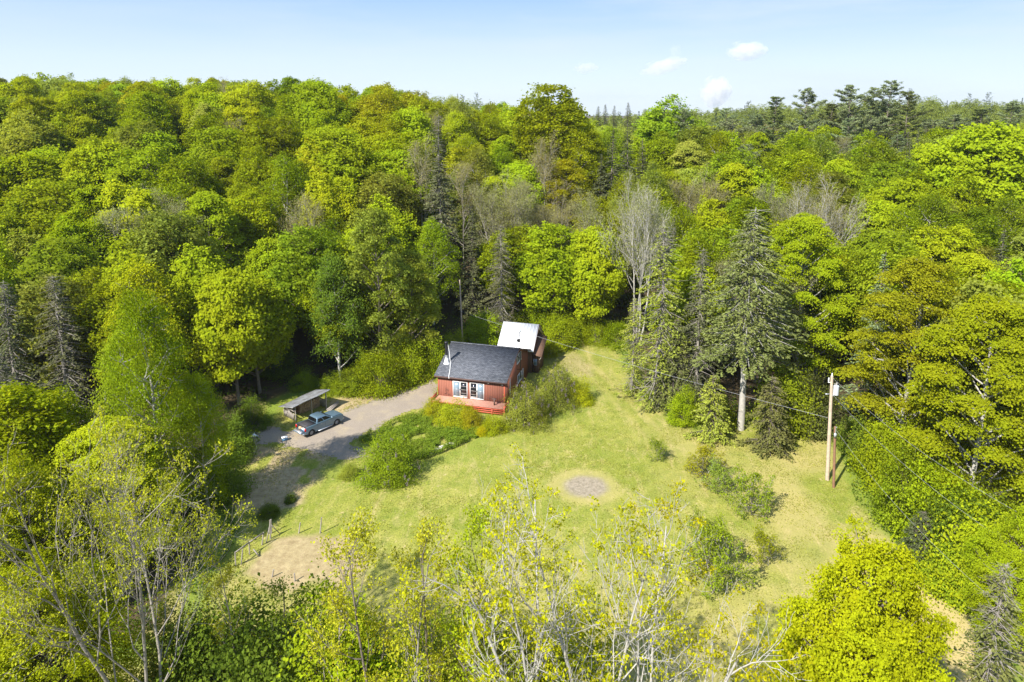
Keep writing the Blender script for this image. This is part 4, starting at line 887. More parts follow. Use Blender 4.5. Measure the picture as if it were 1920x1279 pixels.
hero(1040, 330, 161, Mp[1], 150, 'yellow', 'maple', 'great round yellow-green maple breaking the skyline in the middle', 'maple', y=148)
hero(1850, 520, 235, Mp[3], 190, 'lime', 'maple', 'big bright lime maple below the skyline at the right edge', 'maple', y=122)
hero(1255, 400, 186, Mp[2], 150, 'green', 'maple', 'broad green maple on the skyline right of the gap', 'maple', y=176)
# skyline pines
for k, (px, py, w_, y_) in enumerate(((1455, 182, 70, 188), (1515, 166, 85, 184), (1598, 160, 80, 190), (1560, 195, 70, 196), (1640, 165, 75, 192), (1672, 152, 75, 195), (1705, 172, 80, 186), (1420, 215, 80, 180), (1375, 225, 90, 176), (1345, 240, 90, 160), (1285, 205, 70, 168), (1790, 215, 90, 184), (1840, 205, 80, 196), (1900, 190, 80, 200), (1750, 225, 80, 190))):
    hero(px, 400, py, Pi[k % 3], w_ * 1.1, 'blue' if k % 3 else 'sage', 'pine_tree', 'blue-green white pine of the skyline row, number %s from its left end' % ('zero one two three four five six seven eight nine ten eleven twelve thirteen fourteen fifteen'.split()[1 + [q[0] for q in sorted([(1455,), (1515,), (1598,), (1560,), (1640,), (1672,), (1705,), (1420,), (1375,), (1345,), (1285,), (1790,), (1840,), (1900,), (1750,)])].index(px)]), 'pine', 'pines along the right skyline', y=y_)
for k, (px, py) in enumerate(((1150, 245), (1178, 235), (1205, 262), (1128, 290))):
    hero(px, 330, py, Sp[k % 3], 62, 'dark', 'spruce', ['dark pointed spruce, left of the trio below the skyline gap', 'middle and tallest dark spruce below the skyline gap', 'right dark spruce below the skyline gap', 'short dark spruce at the lower left of the skyline-gap trio'][k], 'spruce', y=138)
for k, px in enumerate((395, 410, 440, 465, 482, 505, 520, 538, 556, 572, 590, 602, 618, 636, 655, 668)):
    py = (168, 172, 170, 166, 162, 168, 164, 158, 163, 160, 156, 152, 158, 160, 164, 172)[k]
    hero(px, 300, py, (Sp + Pi)[k % 6], 22 + (k % 3) * 7, 'dark', 'far_spruce', 'small dark far conifer on the left skyline, %s in its row from the left' % 'first second third fourth fifth sixth seventh eighth ninth tenth eleventh twelfth thirteenth fourteenth fifteenth sixteenth'.split()[k], 'conifer', 'dark conifers behind the left skyline', y=232)
hero(858, 300, 176, Sp[0], 20, 'dark', 'far_spruce', 'single small dark conifer tip on the middle skyline', 'conifer', y=235)
for k, px in enumerate((1122, 1135, 1152, 1178)):
    hero(px, 300, (200, 197, 199, 193)[k], Sp[k % 3], 42, 'dark', 'far_spruce', '%s tiny dark conifer tip on the skyline right of the round maple' % ('first', 'second', 'third', 'fourth')[k], 'conifer', 'far conifer tips in the skyline gap', y=260)

# ------------------------------------------------------------------ shrubs and small trees in the yard
LIL = reg(shrub('lilac', 3.2, 2.6, 101, n=150, nleaf=95, ls=.12, hollow=.55))
def lilac_flowers(o, seed, n=46):
    pass
def blossoms(o, pr, seed, n, col, ls=.09, nm='blossom'):
    rng = np.random.default_rng(seed); me = pr.crown; a = np.empty(len(me.vertices) * 3, np.float32); me.vertices.foreach_get('co', a); a = a.reshape(-1, 3)
    r_ = np.hypot(a[:, 0], a[:, 1]) / 2.6; s_ = a[(a[:, 2] / 3.2 + r_ > .95)]; c = s_[rng.choice(len(s_), n)]
    P = np.repeat(c, 22, 0) + rng.normal(size=(n * 22, 3)) * [.06, .06, .10]; g_ = MB(); g_.arr(*cards(rng, P, rng.normal(size=P.shape) + [0, 0, .6], ls, ls * .8))
    f_ = g_.build(nm, LEAF, o); f_.color = col + (1,)
MAUVE = (.30, .24, .30)
o = hero(730, 895, 812, LIL, 118, 'green', 'lilac_bush', 'round dark green lilac bush alone between the gravel and the lawn', 'bush'); blossoms(o, LIL, 1, 40, MAUVE)
o = hero(985, 795, 722, LIL, 88, 'olive', 'lilac_bush', 'grey-green lilac bush at the front right corner of the cabin', 'bush'); blossoms(o, LIL, 2, 60, MAUVE)
o = hero(1042, 757, 685, LIL, 72, 'olive', 'lilac_bush', 'grey-green lilac bush beside the shaded cabin wall', 'bush'); blossoms(o, LIL, 3, 60, MAUVE)
hero(1086, 754, 706, S2, 54, 'yellow', 'yellow_bush', 'small yellow-green bush at the right end of the lilacs', 'bush')
hero(1008, 776, 742, S2, 44, 'lime', 'green_bush', 'green bush filling in between the two lilacs beside the cabin', 'bush')
hero(850, 796, 752, S2, 80, 'orange', 'flowering_bush', 'bronze and yellow bush in front of the red deck', 'bush')
hero(815, 780, 748, S1, 50, 'orange', 'flowering_bush', 'smaller bronze bush at the left end of the red deck', 'bush')
hero(882, 800, 762, S1, 44, 'orange', 'flowering_bush', 'yellow-tipped bush under the middle of the deck', 'bush')
hero(922, 808, 778, S2, 60, 'yellow', 'yellow_bush', 'low yellow-green bush below the red skirt boards', 'bush')
hero(902, 815, 800, S1, 24, 'gold', 'yellow_bush', 'small golden bush at the corner of the garden bed', 'bush')
BR = reg(shrub('weed_clump', 1.0, 1.2, 102, n=40, nleaf=45, ls=.12, up=.9, hollow=.3))
rng = np.random.default_rng(4)
# garden bed of tall perennials: one mass of leaves that nobody could count
BED = poly((672, 828), (700, 808), (760, 785), (800, 776), (850, 788), (905, 805), (895, 822), (862, 838), (800, 862), (760, 868), (720, 845))
Pb = []
while sum(len(q) for q in Pb) < 42000:
    x = rng.uniform(-22, -2, 4000); y = rng.uniform(62, 80, 4000); k = in_poly(BED, x, y) & (vnoise(x / 1.1, y / 1.1, 8) + vnoise(x / .4, y / .4, 7) * .4 > .45)
    hh = .65 * vnoise(x[k] / .9, y[k] / .9, 12) + .3 * vnoise(x[k] / .3, y[k] / .3, 13); Pb.append(np.stack([x[k], y[k], hh * rng.uniform(.3, 1, k.sum())], 1))
Pb = np.concatenate(Pb); gq = MB(); gq.arr(*cards(rng, Pb, rng.normal(size=Pb.shape) * .5 + [0, 0, .8], .15 * rng.uniform(.6, 1.4, len(Pb)), .07))
o = gq.build('garden_plants', LEAF); o.color = (.22, .31, .03, 1); tag(o, 'mass of low green perennials filling the bed between the drive and the lawn', 'garden plants', kind='stuff')
# stone edging
for k in range(11):
    q = G(808 + k * 4.6, 850 - k * 1.9 - (k % 3)); o = MB(); rs = np.random.default_rng(k); m_ = []
    a_, b_, c_ = rs.uniform(.14, .34), rs.uniform(.12, .24), rs.uniform(.1, .2)
    Vs = []; 
    for t_ in np.linspace(-1, 1, 6):
        for s_ in range(8):
            rr = math.sqrt(max(.02, 1 - t_ * t_)) * rs.uniform(.82, 1.12); Vs.append((a_ * rr * math.cos(s_ * math.pi / 4), b_ * rr * math.sin(s_ * math.pi / 4), c_ * t_ + c_ * .6))
    o.add(Vs, [(i_ * 8 + j, i_ * 8 + (j + 1) % 8, (i_ + 1) * 8 + (j + 1) % 8, (i_ + 1) * 8 + j) for i_ in range(5) for j in range(8)] + [tuple(range(40, 48))])
    st = o.build('edging_stone', STONE, smooth=False); st.location = (q[0], q[1], 0); st.rotation_euler = (0, 0, k * 1.3)
    tag(st, 'pale edging stone of the garden bed, %s from the lower left end' % 'first second third fourth fifth sixth seventh eighth ninth tenth eleventh'.split()[k], 'stone', 'stones edging the garden bed')
# apple trees
AP = [reg(bare_tree('apple_%d' % i, 4, 111 + i, stems=3, ang=1.05, depth=3, kids=(7, 5, 3), leafn=6, ls=.13, spread=1.5, clear=.12, minr=.012, r0=.06, clump=.12, upb=.1, bark=BARKG)) for i in range(2)]
for px, pb_, pt_, w_, c_, k, lab in ((1235, 862, 815, 42, 'green', 0, 'small dark apple tree, farthest up the lawn of the apple trees'), (1318, 895, 838, 90, 'orange', 1, 'bronze budding apple tree, second down from the top of the lawn'), (1358, 925, 862, 75, 'pale', 0, 'olive apple tree touching the one with the clear white trunk'),
        (1408, 962, 885, 105, 'green', 1, 'spreading green apple tree with a forked pale trunk'), (1437, 1058, 985, 50, 'yellow', 0, 'small yellow-green apple tree alone low on the lawn'), (1340, 1105, 985, 110, 'green', 1, 'large apple tree half hidden by the budding foreground branches'), (1330, 1055, 950, 60, 'pale', 0, 'pale upright apple tree behind the large half-hidden one')):
    hero(px, pb_, pt_, AP[k], w_, c_, 'apple_tree', lab, 'apple tree', 'young apple trees on the lawn')
# understory bushes along the forest edge
US = [(520, 700, 640, 90, 'deep'), (575, 728, 690, 60, 'green'), (620, 735, 700, 60, 'green'), (665, 735, 690, 70, 'green'), (715, 733, 655, 90, 'lime'), (765, 712, 640, 90, 'lime'), (805, 698, 630, 80, 'lime'), (740, 700, 625, 80, 'lime'), (690, 725, 660, 60, 'green'),
      (850, 665, 620, 60, 'lime'), (905, 640, 585, 90, 'lime'), (955, 625, 575, 90, 'green'), (1010, 625, 570, 90, 'lime'), (1050, 650, 590, 80, 'lime'), (1075, 625, 575, 80, 'lime'), (1120, 640, 590, 70, 'yellow'), (1160, 650, 600, 60, 'yellow'), (1030, 668, 640, 26, 'yellow'),
      (1280, 795, 725, 60, 'lime'), (1345, 800, 740, 60, 'lime'), (1475, 800, 690, 90, 'green'), (1530, 812, 700, 90, 'sage'), (1612, 850, 775, 84, 'deep'), (1672, 905, 775, 110, 'lime'), (1640, 900, 850, 50, 'green'), (1700, 975, 830, 120, 'green'), (1768, 1025, 880, 120, 'yellow'), (1722, 1005, 935, 70, 'deep'), (1700, 905, 800, 80, 'lime'),
      (1790, 1060, 920, 120, 'deep'), (1830, 1110, 960, 120, 'lime'), (1880, 1120, 1000, 130, 'lime'), (1790, 1110, 1010, 90, 'green'), (1750, 960, 860, 110, 'green'), (1820, 1010, 890, 120, 'green'), (1890, 1050, 930, 120, 'green'), (470, 800, 740, 60, 'deep'), (440, 860, 770, 80, 'deep'), (420, 930, 850, 90, 'deep'),
      (505, 965, 945, 50, 'deep'), (545, 940, 925, 40, 'deep'), (655, 895, 870, 40, 'pale')]
side = lambda px: 'behind the drive' if px < 830 and px > 500 else 'beside the brown earth patch' if px <= 500 else 'behind the cabin' if px < 1000 else 'around the grassy track end' if px < 1180 else 'under the lawn spruces' if px < 1500 else 'in the hedge right of the utility pole'
lab_ct = {}
items = []
for q in US: items.append((side(q[0]), q[4], q))
for sd_, c_, q in items: lab_ct.setdefault((sd_, c_), []).append(q)
ORD = 'first second third fourth fifth sixth seventh eighth ninth tenth eleventh twelfth thirteenth fourteenth fifteenth sixteenth seventeenth eighteenth nineteenth twentieth'.split()
CW = {'bud': 'budding', 'lime': 'bright lime', 'green': 'mid green', 'deep': 'deep green', 'yellow': 'yellow-green', 'sage': 'dull sage', 'pale': 'pale', 'olive': 'olive', 'orange': 'orange-tinged', 'twig': 'grey bare', 'dark': 'dark', 'blue': 'blue-green', 'brown': 'brownish', 'gold': 'golden'}
for (sd_, c_), L_ in lab_ct.items():
    L_.sort()
    for k, q in enumerate(L_):
        lab = '%s bush %s%s' % (CW[c_], sd_, '' if len(L_) == 1 else ', %s from left' % ORD[k])
        hero(q[0], q[1], q[2], (S1, S2, S3)[(q[0] // 7) % 3], q[3], c_, 'bush', lab, 'bush', 'bushes along the forest edge')
hero(1720, 1060, 960, LOWS, 80, 'dark', 'small_pine', 'small dark blue-green conifer in the hedge on the right', 'conifer'); hero(1778, 1085, 985, LOWS, 80, 'blue', 'small_pine', 'small conifer right of the darkest one in the hedge', 'conifer')
# garden fence: leaning posts and rails
fp = [(442, 1062, 1035), (452, 1058, 1030), (468, 1040, 1016), (491, 1022, 998), (507, 1010, 975), (600, 1000, 970), (655, 1012, 988), (560, 1000, 980), (509, 1000, 974), (510, 1082, 1068), (553, 1090, 1075)]
fn = empty('garden_fence', tuple(G(470, 1040)), 0, 'broken weathered garden fence of leaning posts left of the brown garden plot', 'fence'); f0 = G(470, 1040)
tops = []
for k, (px, pb_, pt_) in enumerate(fp):
    b_ = G(px, pb_); t_ = at_y(px + (3 if k % 2 else -1), pt_, b_[1]); g_ = MB(); g_.tube([b_ - f0 + [0, 0, -.1], t_ - f0], [.06, .05], 7, True); g_.build('post', WOODG, fn); tops.append(t_ - f0)
for a_, b_ in ((0, 2), (2, 3)): g_ = MB(); g_.bar(tops[a_] * .95, tops[b_] * .95, .05, .12); g_.build('rail', WOODG, fn)
b_ = G(524, 1000) - f0; g_ = MB(); g_.bar(tuple(tops[4] * [1, 1, .8]), tuple(b_), .06); g_.build('brace', WOODG, fn); b_ = G(499, 1018) - f0; g_ = MB(); g_.bar(tuple(tops[4] * [1, 1, .8]), tuple(b_), .06); g_.build('brace', WOODG, fn)
g_ = MB(); a_ = G(486, 1044); b_ = G(475, 1030, .5); g_.bar(tuple(a_ - f0 + [0, 0, .04]), tuple(b_ - f0), .08); g_.build('loose_post', WOODG, fn)
# log pile beside the track
for k in range(4):
    a_ = G(1063 + k * 2, 651 - k * .6); b_ = G(1083 + k, 638 + k * 2.2); g_ = MB(); g_.tube([a_ + [0, 0, .15 + .1 * (k % 2)], b_ + [0, 0, .15 + .1 * (k % 2)]], [.14, .11], 8, True)
    tag(g_.build('log', BARKG), '%s log of the small pile at the left of the track end' % ('outermost', 'second', 'third', 'innermost')[k], 'log', 'logs beside the track')
# ------------------------------------------------------------------ foreground trees (their feet stand below the frame)
FG1 = reg(bare_tree('budding_big', 23, 121, stems=3, ang=.62, depth=4, kids=(10, 6, 4, 2), leafn=5, ls=.13, minr=.012, clear=.30, bark=BARKG, clump=.16, r0=.20, spread=1.15, upb=.10))
FG2 = reg(bare_tree('budding_slim', 17, 122, stems=1, ang=.75, depth=3, kids=(14, 4, 3), leafn=6, ls=.13, minr=.012, clear=.25, bark=BARKG, clump=.2, r0=.12, spread=.5, upb=.12))
FG3 = reg(bare_tree('budding_gold', 17, 123, stems=2, ang=.80, depth=3, kids=(9, 6, 4), leafn=17, ls=.12, minr=.010, clear=.32, bark=BARKW, clump=.15, leafprob=.24, r0=.14, spread=.8, upb=.10))
FG4 = reg(bare_tree('budding_leafy', 15, 124, stems=1, ang=.8, depth=3, kids=(12, 4, 3), leafn=10, ls=.13, minr=.012, clear=.28, bark=BARK, clump=.24, r0=.12, spread=.55, upb=.08))
fgl = 'budding trees along the bottom of the picture'
hero(215, 1500, 715, FG1, 390, 'bud', 'budding_tree', 'big budding tree with pale grey limbs filling the lower left', 'tree', y=31)
hero(205, 1300, 790, NEARL, 240, 'yellow', 'maple', 'yellow-green maple showing behind the big budding tree', 'maple', y=48)
hero(540, 1400, 1150, S2, 200, 'deep', 'bush', 'dark green thicket at the bottom left of the garden plot', 'bush', fgl, y=33)
hero(20, 1300, 855, NEARM, 180, 'lime', 'maple', 'bright green maple at the lower left edge', 'maple', y=42)
hero(60, 1500, 1050, NEARM, 260, 'yellow', 'maple', 'yellow-green maple in the bottom left corner', 'maple', y=31)
hero(430, 1400, 975, FG2, 110, 'bud', 'budding_tree', 'slim budding sapling right of the big budding tree', 'tree', fgl, y=34)
hero(598, 1450, 965, FG2, 170, 'bud', 'budding_tree', 'slim pale-trunked sapling in front of the brown garden plot', 'tree', fgl, y=31)
hero(500, 1400, 1105, FG4, 190, 'green', 'budding_tree', 'low dull green sapling top at the bottom, left of the garden plot', 'tree', fgl, y=34)
hero(700, 1450, 955, FG4, 160, 'bud', 'budding_tree', 'leafy sapling at the left end of the middle foreground row', 'tree', fgl, y=30)
hero(765, 1450, 930, FG2, 170, 'bud', 'budding_tree', 'tall thin sapling, second from the left in the middle foreground row', 'tree', fgl, y=29)
hero(810, 1450, 960, FG4, 130, 'bud', 'budding_tree', 'yellowish sapling, third from the left in the middle foreground row', 'tree', fgl, y=32)
hero(880, 1450, 935, FG4, 170, 'lime', 'budding_tree', 'densest leafy sapling with a dark forked trunk in the middle foreground', 'tree', fgl, y=30)
hero(1015, 1500, 880, FG3, 210, 'gold', 'budding_tree', 'gold-budded tree whose tip reaches the burnt circle', 'tree', fgl, y=28)
hero(1090, 1500, 905, FG3, 190, 'gold', 'budding_tree', 'gold-budded tree in the centre of the bottom edge', 'tree', fgl, y=26)
hero(1160, 1500, 930, FG3, 200, 'gold', 'budding_tree', 'pale-limbed gold-budded tree right of centre', 'tree', fgl, y=27)
hero(1255, 1500, 950, FG3, 200, 'gold', 'budding_tree', 'rightmost gold-budded tree leaning over the lower lawn', 'tree', fgl, y=27)
hero(640, 1400, 1120, S3, 200, 'lime', 'bush', 'green thicket at the bottom below the garden plot', 'bush', fgl, y=33)
hero(400, 1400, 1150, S1, 190, 'deep', 'bush', 'deep green thicket at the bottom beside the slim budding sapling', 'bush', fgl, y=34)
hero(330, 1400, 1120, S3, 170, 'olive', 'bush', 'olive thicket at the bottom behind the trunks of the big budding tree', 'bush', fgl, y=36)
hero(940, 1400, 1160, S1, 200, 'olive', 'bush', 'brown-green thicket at the bottom centre', 'bush', fgl, y=33)
hero(1090, 1400, 1185, S2, 210, 'lime', 'bush', 'yellow-green thicket at the feet of the gold-budded trees', 'bush', fgl, y=32)
hero(790, 1400, 1190, S2, 200, 'lime', 'bush', 'green thicket below the middle foreground saplings', 'bush', fgl, y=33)
hero(1655, 1480, 1030, NEARM, 300, 'spring', 'maple', 'dense brilliant yellow-green maple crown at the lower right', 'maple', y=29)
hero(1885, 1450, 1060, OLDS, 170, 'sage', 'old_spruce', 'grey-green spruce with dead twigs in the bottom right corner', 'spruce', y=29)
hero(1930, 1400, 960, NEARM, 150, 'lime', 'maple', 'lime maple at the right edge above the corner spruce', 'maple', y=38)

# ------------------------------------------------------------------ the forest
rng = np.random.default_rng(2024); cand = []
gy_ = 34.0
while gy_ < 245:
    sp = 7.0 if gy_ < 130 else 7.6 if gy_ < 180 else 8.8
    half = (gy_ + 12) * .79 + 12
    for gx_ in np.arange(-half, half, sp):
        x = gx_ + rng.uniform(-.42, .42) * sp; y = gy_ + rng.uniform(-.42, .42) * sp; cand.append((x, y))
    gy_ += sp
cand = np.array(cand); sdc = sdist(CLEAR, cand[:, 0], cand[:, 1])
HA = np.array(HERO); keep = []
for (x, y), s_ in zip(cand, sdc):
    edge = 3.4 if y > 55 else 5.0
    if s_ < edge or (y < 48 and x > -60 and x < 60 and s_ < 9): continue
    dd = np.hypot(HA[:, 0] - x, HA[:, 1] - y) - np.minimum(HA[:, 2] * .62, 4)
    if dd.min() < 1.0: continue
    keep.append((float(x), float(y)))
# keep what can be seen from about here (coarse visibility, nearest first) plus everything near the clearing
keep.sort(key=lambda p: p[1]); OCC = np.zeros((72, 100), np.int16); forest = []
def pick(px, py, y, u, v):
    left = px < 760
    if left:
        k = 'maple' if u < .80 else 'layered' if u < .90 else 'birch' if u < .965 else 'bare'
        c = 'lime' if v < .45 else 'yellow' if v < .72 else 'green' if v < .88 else 'orange' if (v < .95 and y > 130) else 'olive'
    elif px < 1120:
        k = 'maple' if u < .62 else 'birch' if u < .78 else 'bare' if u < .88 else 'layered'
        c = 'yellow' if v < .40 else 'lime' if v < .7 else 'orange' if v < .82 else 'olive'
    else:
        far = y > 140
        k = 'maple' if u < .50 else 'birch' if u < .68 else 'layered' if u < .78 else 'spruce' if u < .84 else ('pine' if far and px > 1250 else 'birch') if u < .94 else 'bare'
        c = 'lime' if v < .30 else 'yellow' if v < .52 else 'green' if v < .70 else 'pale' if v < .88 else 'olive'
    if k in ('spruce',): c = 'dark' if v < .6 else 'sage'
    if k == 'pine': c = 'blue' if v < .5 else 'sage'
    if k == 'bare': c = 'twig'
    return k, c
SUNLIT = [tuple(G(*q)[:2]) for q in ((590, 800), (630, 785), (700, 765), (620, 840), (640, 900), (530, 1040), (620, 1040), (560, 780), (700, 1100), (860, 780))]
def sun_cap(x, y, h, rad=4.2):
    for (ax, ay) in SUNLIT:
        dx, dy = ax - x, ay - y; t = dx * math.sin(SUN_AZ) + dy * math.cos(SUN_AZ); off = abs(dx * math.cos(SUN_AZ) - dy * math.sin(SUN_AZ))
        if t > 0 and off < rad and t * math.tan(SUN_EL) < h + 3: h = min(h, (t - 3) * math.tan(SUN_EL))
    return h
for x, y in keep:
    u, v, w_, q_ = rng.random(4); h = 14.5 + 5.5 * w_; s_ = float(sdist(CLEAR, x, y))
    if s_ < 8: h *= .84
    h = sun_cap(x, y, h)
    if x < -38 and y < 71 and project((x, y, h))[0] < 215: h = min(h, float(at_y(50, 730, y)[2]) - float(H(x, y)))   # younger trees in front of the edge spruces
    if h < 7: continue
    z = float(H(x, y)); px, py, dpt = project((x, y, z + h)); k, c = pick(px, py, y, u, v)
    if k == 'pine': h *= 1.2
    if k == 'spruce': h *= 1.05
    if px > 1150 and y > 185 and k != 'pine': h *= .9
    pxb, pyb, _ = project((x, y, z + h * .35)); px, py, dpt = project((x, y, z + h)); rr = 4.2 * F / dpt
    c0, c1, r0_, r1_ = int((px - rr * .8) / 19.2), int((px + rr * .8) / 19.2) + 1, int(py / 17.8), int(pyb / 17.8) + 1
    c0, c1, r0_, r1_ = max(0, c0), min(100, c1), max(0, r0_), min(72, r1_)
    if c1 <= c0 or r1_ <= r0_:
        vis = 1.0 if (y < 120) else 0
        if px < -160 or px > 2080: vis = 0
    else:
        win = OCC[r0_:r1_, c0:c1]; vis = float((win < 2).mean()); OCC[r0_ + 1:r1_, c0:c1] += 1
    if vis < .12: continue
    forest.append(dict(x=x, y=y, h=h, k=k, c=c, px=px, py=py, q=q_))
KN = {'maple': 'maple', 'layered': 'layered maple', 'birch': 'airy birch', 'bare': 'bare tree', 'spruce': 'spruce', 'pine': 'white pine'}
NM = {'maple': 'maple_tree', 'layered': 'maple_tree', 'birch': 'birch_tree', 'bare': 'bare_tree', 'spruce': 'spruce_tree', 'pine': 'pine_tree'}
def colw(px): return ('at the far left', 'left of the woodshed', 'above the woodshed', 'left of the tall spruce', 'above the cabin', 'above the track end', 'above the lawn spruce', 'above the utility pole', 'at the far right')[min(8, max(0, int(np.searchsorted([170, 400, 640, 800, 1000, 1200, 1480, 1700], px))))]
def roww(y): return 'at the hill foot' if y < 95 else 'low on the hill' if y < 118 else 'midway uphill' if y < 145 else 'high on the hill' if y < 178 else 'near the skyline'
cells = {}
for f in forest: cells.setdefault((f['c'], f['k'], colw(f['px']), roww(f['y'])), []).append(f)
for (c, k, cw, rw_), L_ in cells.items():
    L_.sort(key=lambda f: f['px'])
    for i_, f in enumerate(L_):
        cwd = '' if k == 'bare' else CW[c] + ' '
        lab = '%s%s %s %s%s' % (cwd if k != 'bare' else 'grey leafless ', KN[k] if k != 'bare' else 'tree', rw_, cw, '' if len(L_) == 1 else ', %s of %s' % (ORD[min(i_, 19)], 'one two three four five six seven eight nine ten eleven twelve'.split()[min(len(L_), 12) - 1]))
        pr_ = PR[k][int(f['q'] * 997) % len(PR[k])]; r_ = np.random.default_rng(int(f['q'] * 1e6))
        place(pr_, f['x'], f['y'], f['h'], r_.uniform(.92, 1.18), c, NM[k], lab, {'maple': 'maple', 'layered': 'maple', 'birch': 'birch', 'bare': 'bare tree', 'spruce': 'spruce', 'pine': 'pine'}[k], {'maple': 'maples of the forest', 'layered': 'maples of the forest', 'birch': 'birches of the forest', 'bare': 'bare trees of the forest', 'spruce': 'spruces of the forest', 'pine': 'pines of the forest'}[k], rng=r_)
print('FOREST', len(forest), {k: sum(f['k'] == k for f in forest) for k in PR})
# far woods beyond: one mass
def read(me):
    a = np.empty(len(me.vertices) * 3, np.float32); me.vertices.foreach_get('co', a); return a.reshape(-1, 3)
lod = []
for k, n_, s_ in (('maple', 26, .9), ('maple', 32, .9), ('birch', 40, .8), ('pine', 50, .8), ('spruce', 60, .8)):
    r_ = np.random.default_rng(n_); src = read(PR[k][n_ % 2].crown).reshape(-1, 4, 3).mean(1); sel = r_.choice(len(src), 700); P = src[sel]
    N = nrmz(P - [0, 0, 9]) + [0, 0, .5] + r_.normal(size=P.shape) * .4; lod.append((cards(r_, P, N, s_, s_ * .7)[0], k))
FW = [MB(), MB()]; cnt = 0; y = 252.0
while y < 640:
    sp = 10 + (y - 250) * .012
    for x in np.arange(-.25 * y, .82 * y + 20, sp):
        xx_, yy_ = x + rng.uniform(-4, 4), y + rng.uniform(-4, 4); dens_ = rng.random(); kk = int(dens_ * 3) if rng.random() < .95 else 3 + int(rng.random() * 2)
        Vl, k = lod[kk]; s_ = rng.uniform(.6, .88); a_ = rng.uniform(0, 6.28); ca, sa = math.cos(a_), math.sin(a_)
        Vx = np.stack([Vl[:, 0] * ca - Vl[:, 1] * sa, Vl[:, 0] * sa + Vl[:, 1] * ca, Vl[:, 2]], 1) * s_ + [xx_, yy_, float(H(xx_, yy_))]
        FW[1 if kk > 2 else 0].arr(Vx, np.arange(len(Vx)).reshape(-1, 4)); cnt += 1
    y += sp
o = FW[0].build('far_woods', LEAF); o.color = (.24, .29, .06, 1); tag(o, 'far-off broadleaf woods fading out beyond the pines', 'woods', kind='stuff')
o = FW[1].build('far_conifer_woods', NEEDLE); o.color = (.13, .16, .08, 1); tag(o, 'far-off conifers scattered through the distant woods', 'woods', kind='stuff')
print('FAR', cnt)
# tufts of longer grass in the mown lawn and along the drive
x = rng.uniform(-34, 48, 700000); y = rng.uniform(33, 104, 700000); cl = vnoise(x / 2.4, y / 2.4, 31) * .6 + vnoise(x / .8, y / .8, 32) * .5
kd = np.abs(sdist(DRIVE, x, y)); k = in_poly(CLEAR, x, y) & (((cl + rng.normal(size=len(x)) * .22 > .72) & ~in_poly(DRIVE, x, y) & ~in_poly(GARDEN, x, y)) | ((kd < .6) & (cl + rng.normal(size=len(x)) * .2 > .5))) & (np.hypot(x - FIRE[0], y - FIRE[1]) > 3)
hx, hy = (x - HX) * math.cos(PHI) - (y - HY) * math.sin(PHI), (x - HX) * math.sin(PHI) + (y - HY) * math.cos(PHI); k &= ~((hx > -WH - .2) & (hx < .3) & (hy > -2) & (hy < 19))
x, y = x[k][:60000], y[k][:60000]; P = np.stack([x, y, rng.uniform(.02, .07, len(x))], 1); g_ = MB(); g_.arr(*cards(rng, P, rng.normal(size=P.shape) * .5 + [-.2, -.2, 1.0], .15 * rng.uniform(.5, 1.3, len(P)), .06))
o = g_.build('grass_tufts', LEAF); o.color = (.33, .34, .07, 1); tag(o, 'short tufts of grass scattered through the mown lawn', 'grass', kind='stuff')
# forest-floor ferns and weeds by the clearing edge: one mass
x = rng.uniform(-60, 60, 260000); y = rng.uniform(34, 118, 260000); s_ = sdist(CLEAR, x, y); k = (s_ > -.9) & (s_ < 9) & (vnoise(x / 2.2, y / 2.2, 21) + .5 * vnoise(x / .7, y / .7, 22) > .62) & ~in_poly(poly((500, 850), (500, 735), (640, 725), (640, 850)), x, y)
x, y = x[k][:70000], y[k][:70000]; z = H(x, y) + rng.uniform(.03, .5, len(x)) * (vnoise(x / 1.3, y / 1.3, 23) + .2)
P = np.stack([x, y, z], 1); g_ = MB(); g_.arr(*cards(rng, P, rng.normal(size=P.shape) * .45 + [0, 0, .9], .26 * rng.uniform(.6, 1.3, len(P)), .12)); o = g_.build('undergrowth', LEAF); o.color = (.10, .17, .015, 1)
tag(o, 'ferns and weeds carpeting the ground along the forest edge', 'undergrowth', kind='stuff')


# the air itself: an even, very thin volume round camera and land
hz_, n, l, b = nt('thin_air'); n.remove(b); v = n.new('ShaderNodeVolumePrincipled'); v.inputs['Color'].default_value = (.80, .88, 1, 1); v.inputs['Density'].default_value = .00009; v.inputs['Anisotropy'].default_value = .3
l.new(v.outputs[0], n['Material Output'].inputs['Volume'])
g_ = MB(); g_.box((-1600, -320, -60), (1600, 3100, 75)); tag(g_.build('haze', hz_), kind='stuff')
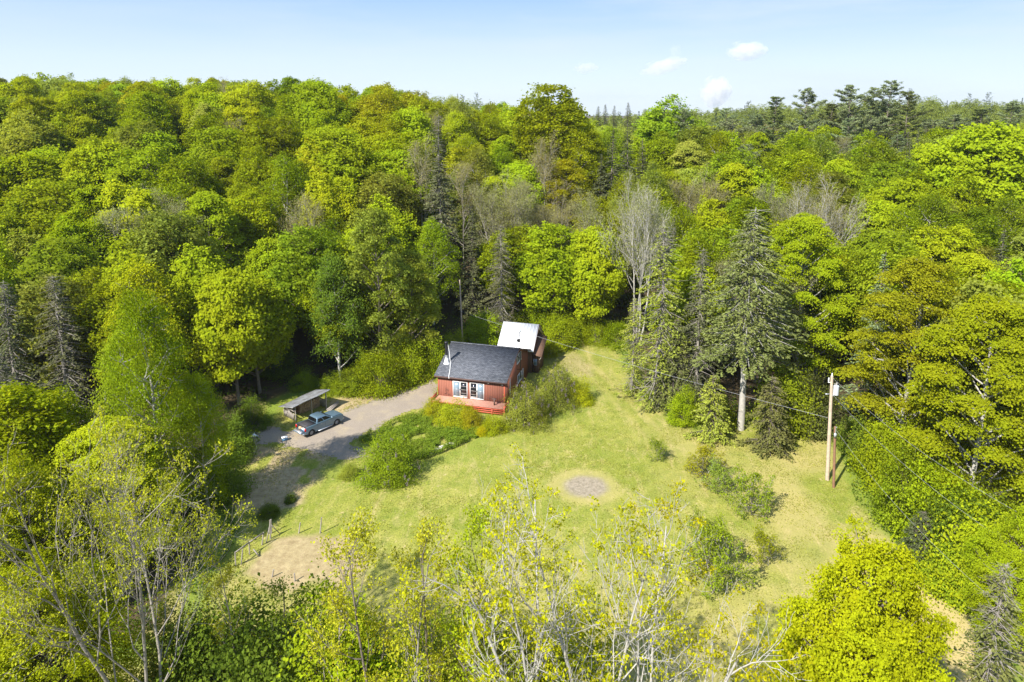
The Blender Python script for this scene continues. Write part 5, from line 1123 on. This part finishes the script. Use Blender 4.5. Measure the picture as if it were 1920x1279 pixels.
# ------------------------------------------------------------------ small fair-weather clouds, 2 km off
def cloud(px, py, wpx, hpx, lab, seed, dens=.022, lean=0):
    dr = ray(px, py); dr = dr / np.linalg.norm(dr); D = 2300.0; p = dr * D + np.array([0, 0, HC]); wx = wpx / F * D * .98 / 2; hzz = hpx / F * D / 2
    m, n, l, b = nt('cloud_vapour_%d' % seed); n.remove(b); out = n['Material Output']; v = n.new('ShaderNodeVolumePrincipled'); v.inputs['Color'].default_value = (.98, .98, .98, 1); v.inputs['Anisotropy'].default_value = .2
    t = n.new('ShaderNodeTexCoord').outputs['Object']; ln = n.new('ShaderNodeVectorMath'); ln.operation = 'LENGTH'; l.new(t, ln.inputs[0])
    nz_ = noise(n, l, t, 1.6, 5, .6); m1 = n.new('ShaderNodeMath'); m1.operation = 'MULTIPLY_ADD'; m1.inputs[1].default_value = -1.0; m1.inputs[2].default_value = .95; l.new(ln.outputs['Value'], m1.inputs[0])
    m2 = n.new('ShaderNodeMath'); m2.operation = 'MULTIPLY_ADD'; m2.inputs[1].default_value = 2.6; m2.inputs[2].default_value = -1.3; l.new(nz_, m2.inputs[0])
    m3 = n.new('ShaderNodeMath'); m3.operation = 'ADD'; l.new(m1.outputs[0], m3.inputs[0]); l.new(m2.outputs[0], m3.inputs[1])
    mr = n.new('ShaderNodeMapRange'); mr.inputs[1].default_value = 0; mr.inputs[2].default_value = .35; mr.inputs[4].default_value = dens; l.new(m3.outputs[0], mr.inputs[0]); l.new(mr.outputs[0], v.inputs['Density']); l.new(v.outputs[0], out.inputs['Volume'])
    g_ = MB(); P = []; n_ = 16
    for i_ in range(9):
        th = math.pi * i_ / 8
        for j in range(n_): P.append((math.sin(th) * math.cos(j * 2 * math.pi / n_), math.sin(th) * math.sin(j * 2 * math.pi / n_), math.cos(th)))
    g_.add(P, [(i_ * n_ + j, (i_ + 1) * n_ + j, (i_ + 1) * n_ + (j + 1) % n_, i_ * n_ + (j + 1) % n_) for i_ in range(8) for j in range(n_)])
    o = g_.build('cloud', m); o.location = p; o.scale = (wx, wx * .7, hzz); o.rotation_euler = (0, lean, 0); tag(o, lab, 'cloud', 'small clouds in the right half of the sky')
cloud(1400, 95, 76, 36, 'small white puffy cloud, highest and rightmost of the few clouds', 3)
cloud(1243, 124, 92, 30, 'wispy white cloud streak between the two left puffs', 4, .015, R(-14))
cloud(1266, 97, 26, 28, 'tiny vapour wisp right above the white cloud streak', 5, .009, R(-50))
cloud(1098, 127, 50, 22, 'smallest flat white cloud, leftmost of the few clouds', 6, .016)
cloud(1342, 172, 60, 62, 'upright white cloud with a bluish base just over the skyline', 7, .035)
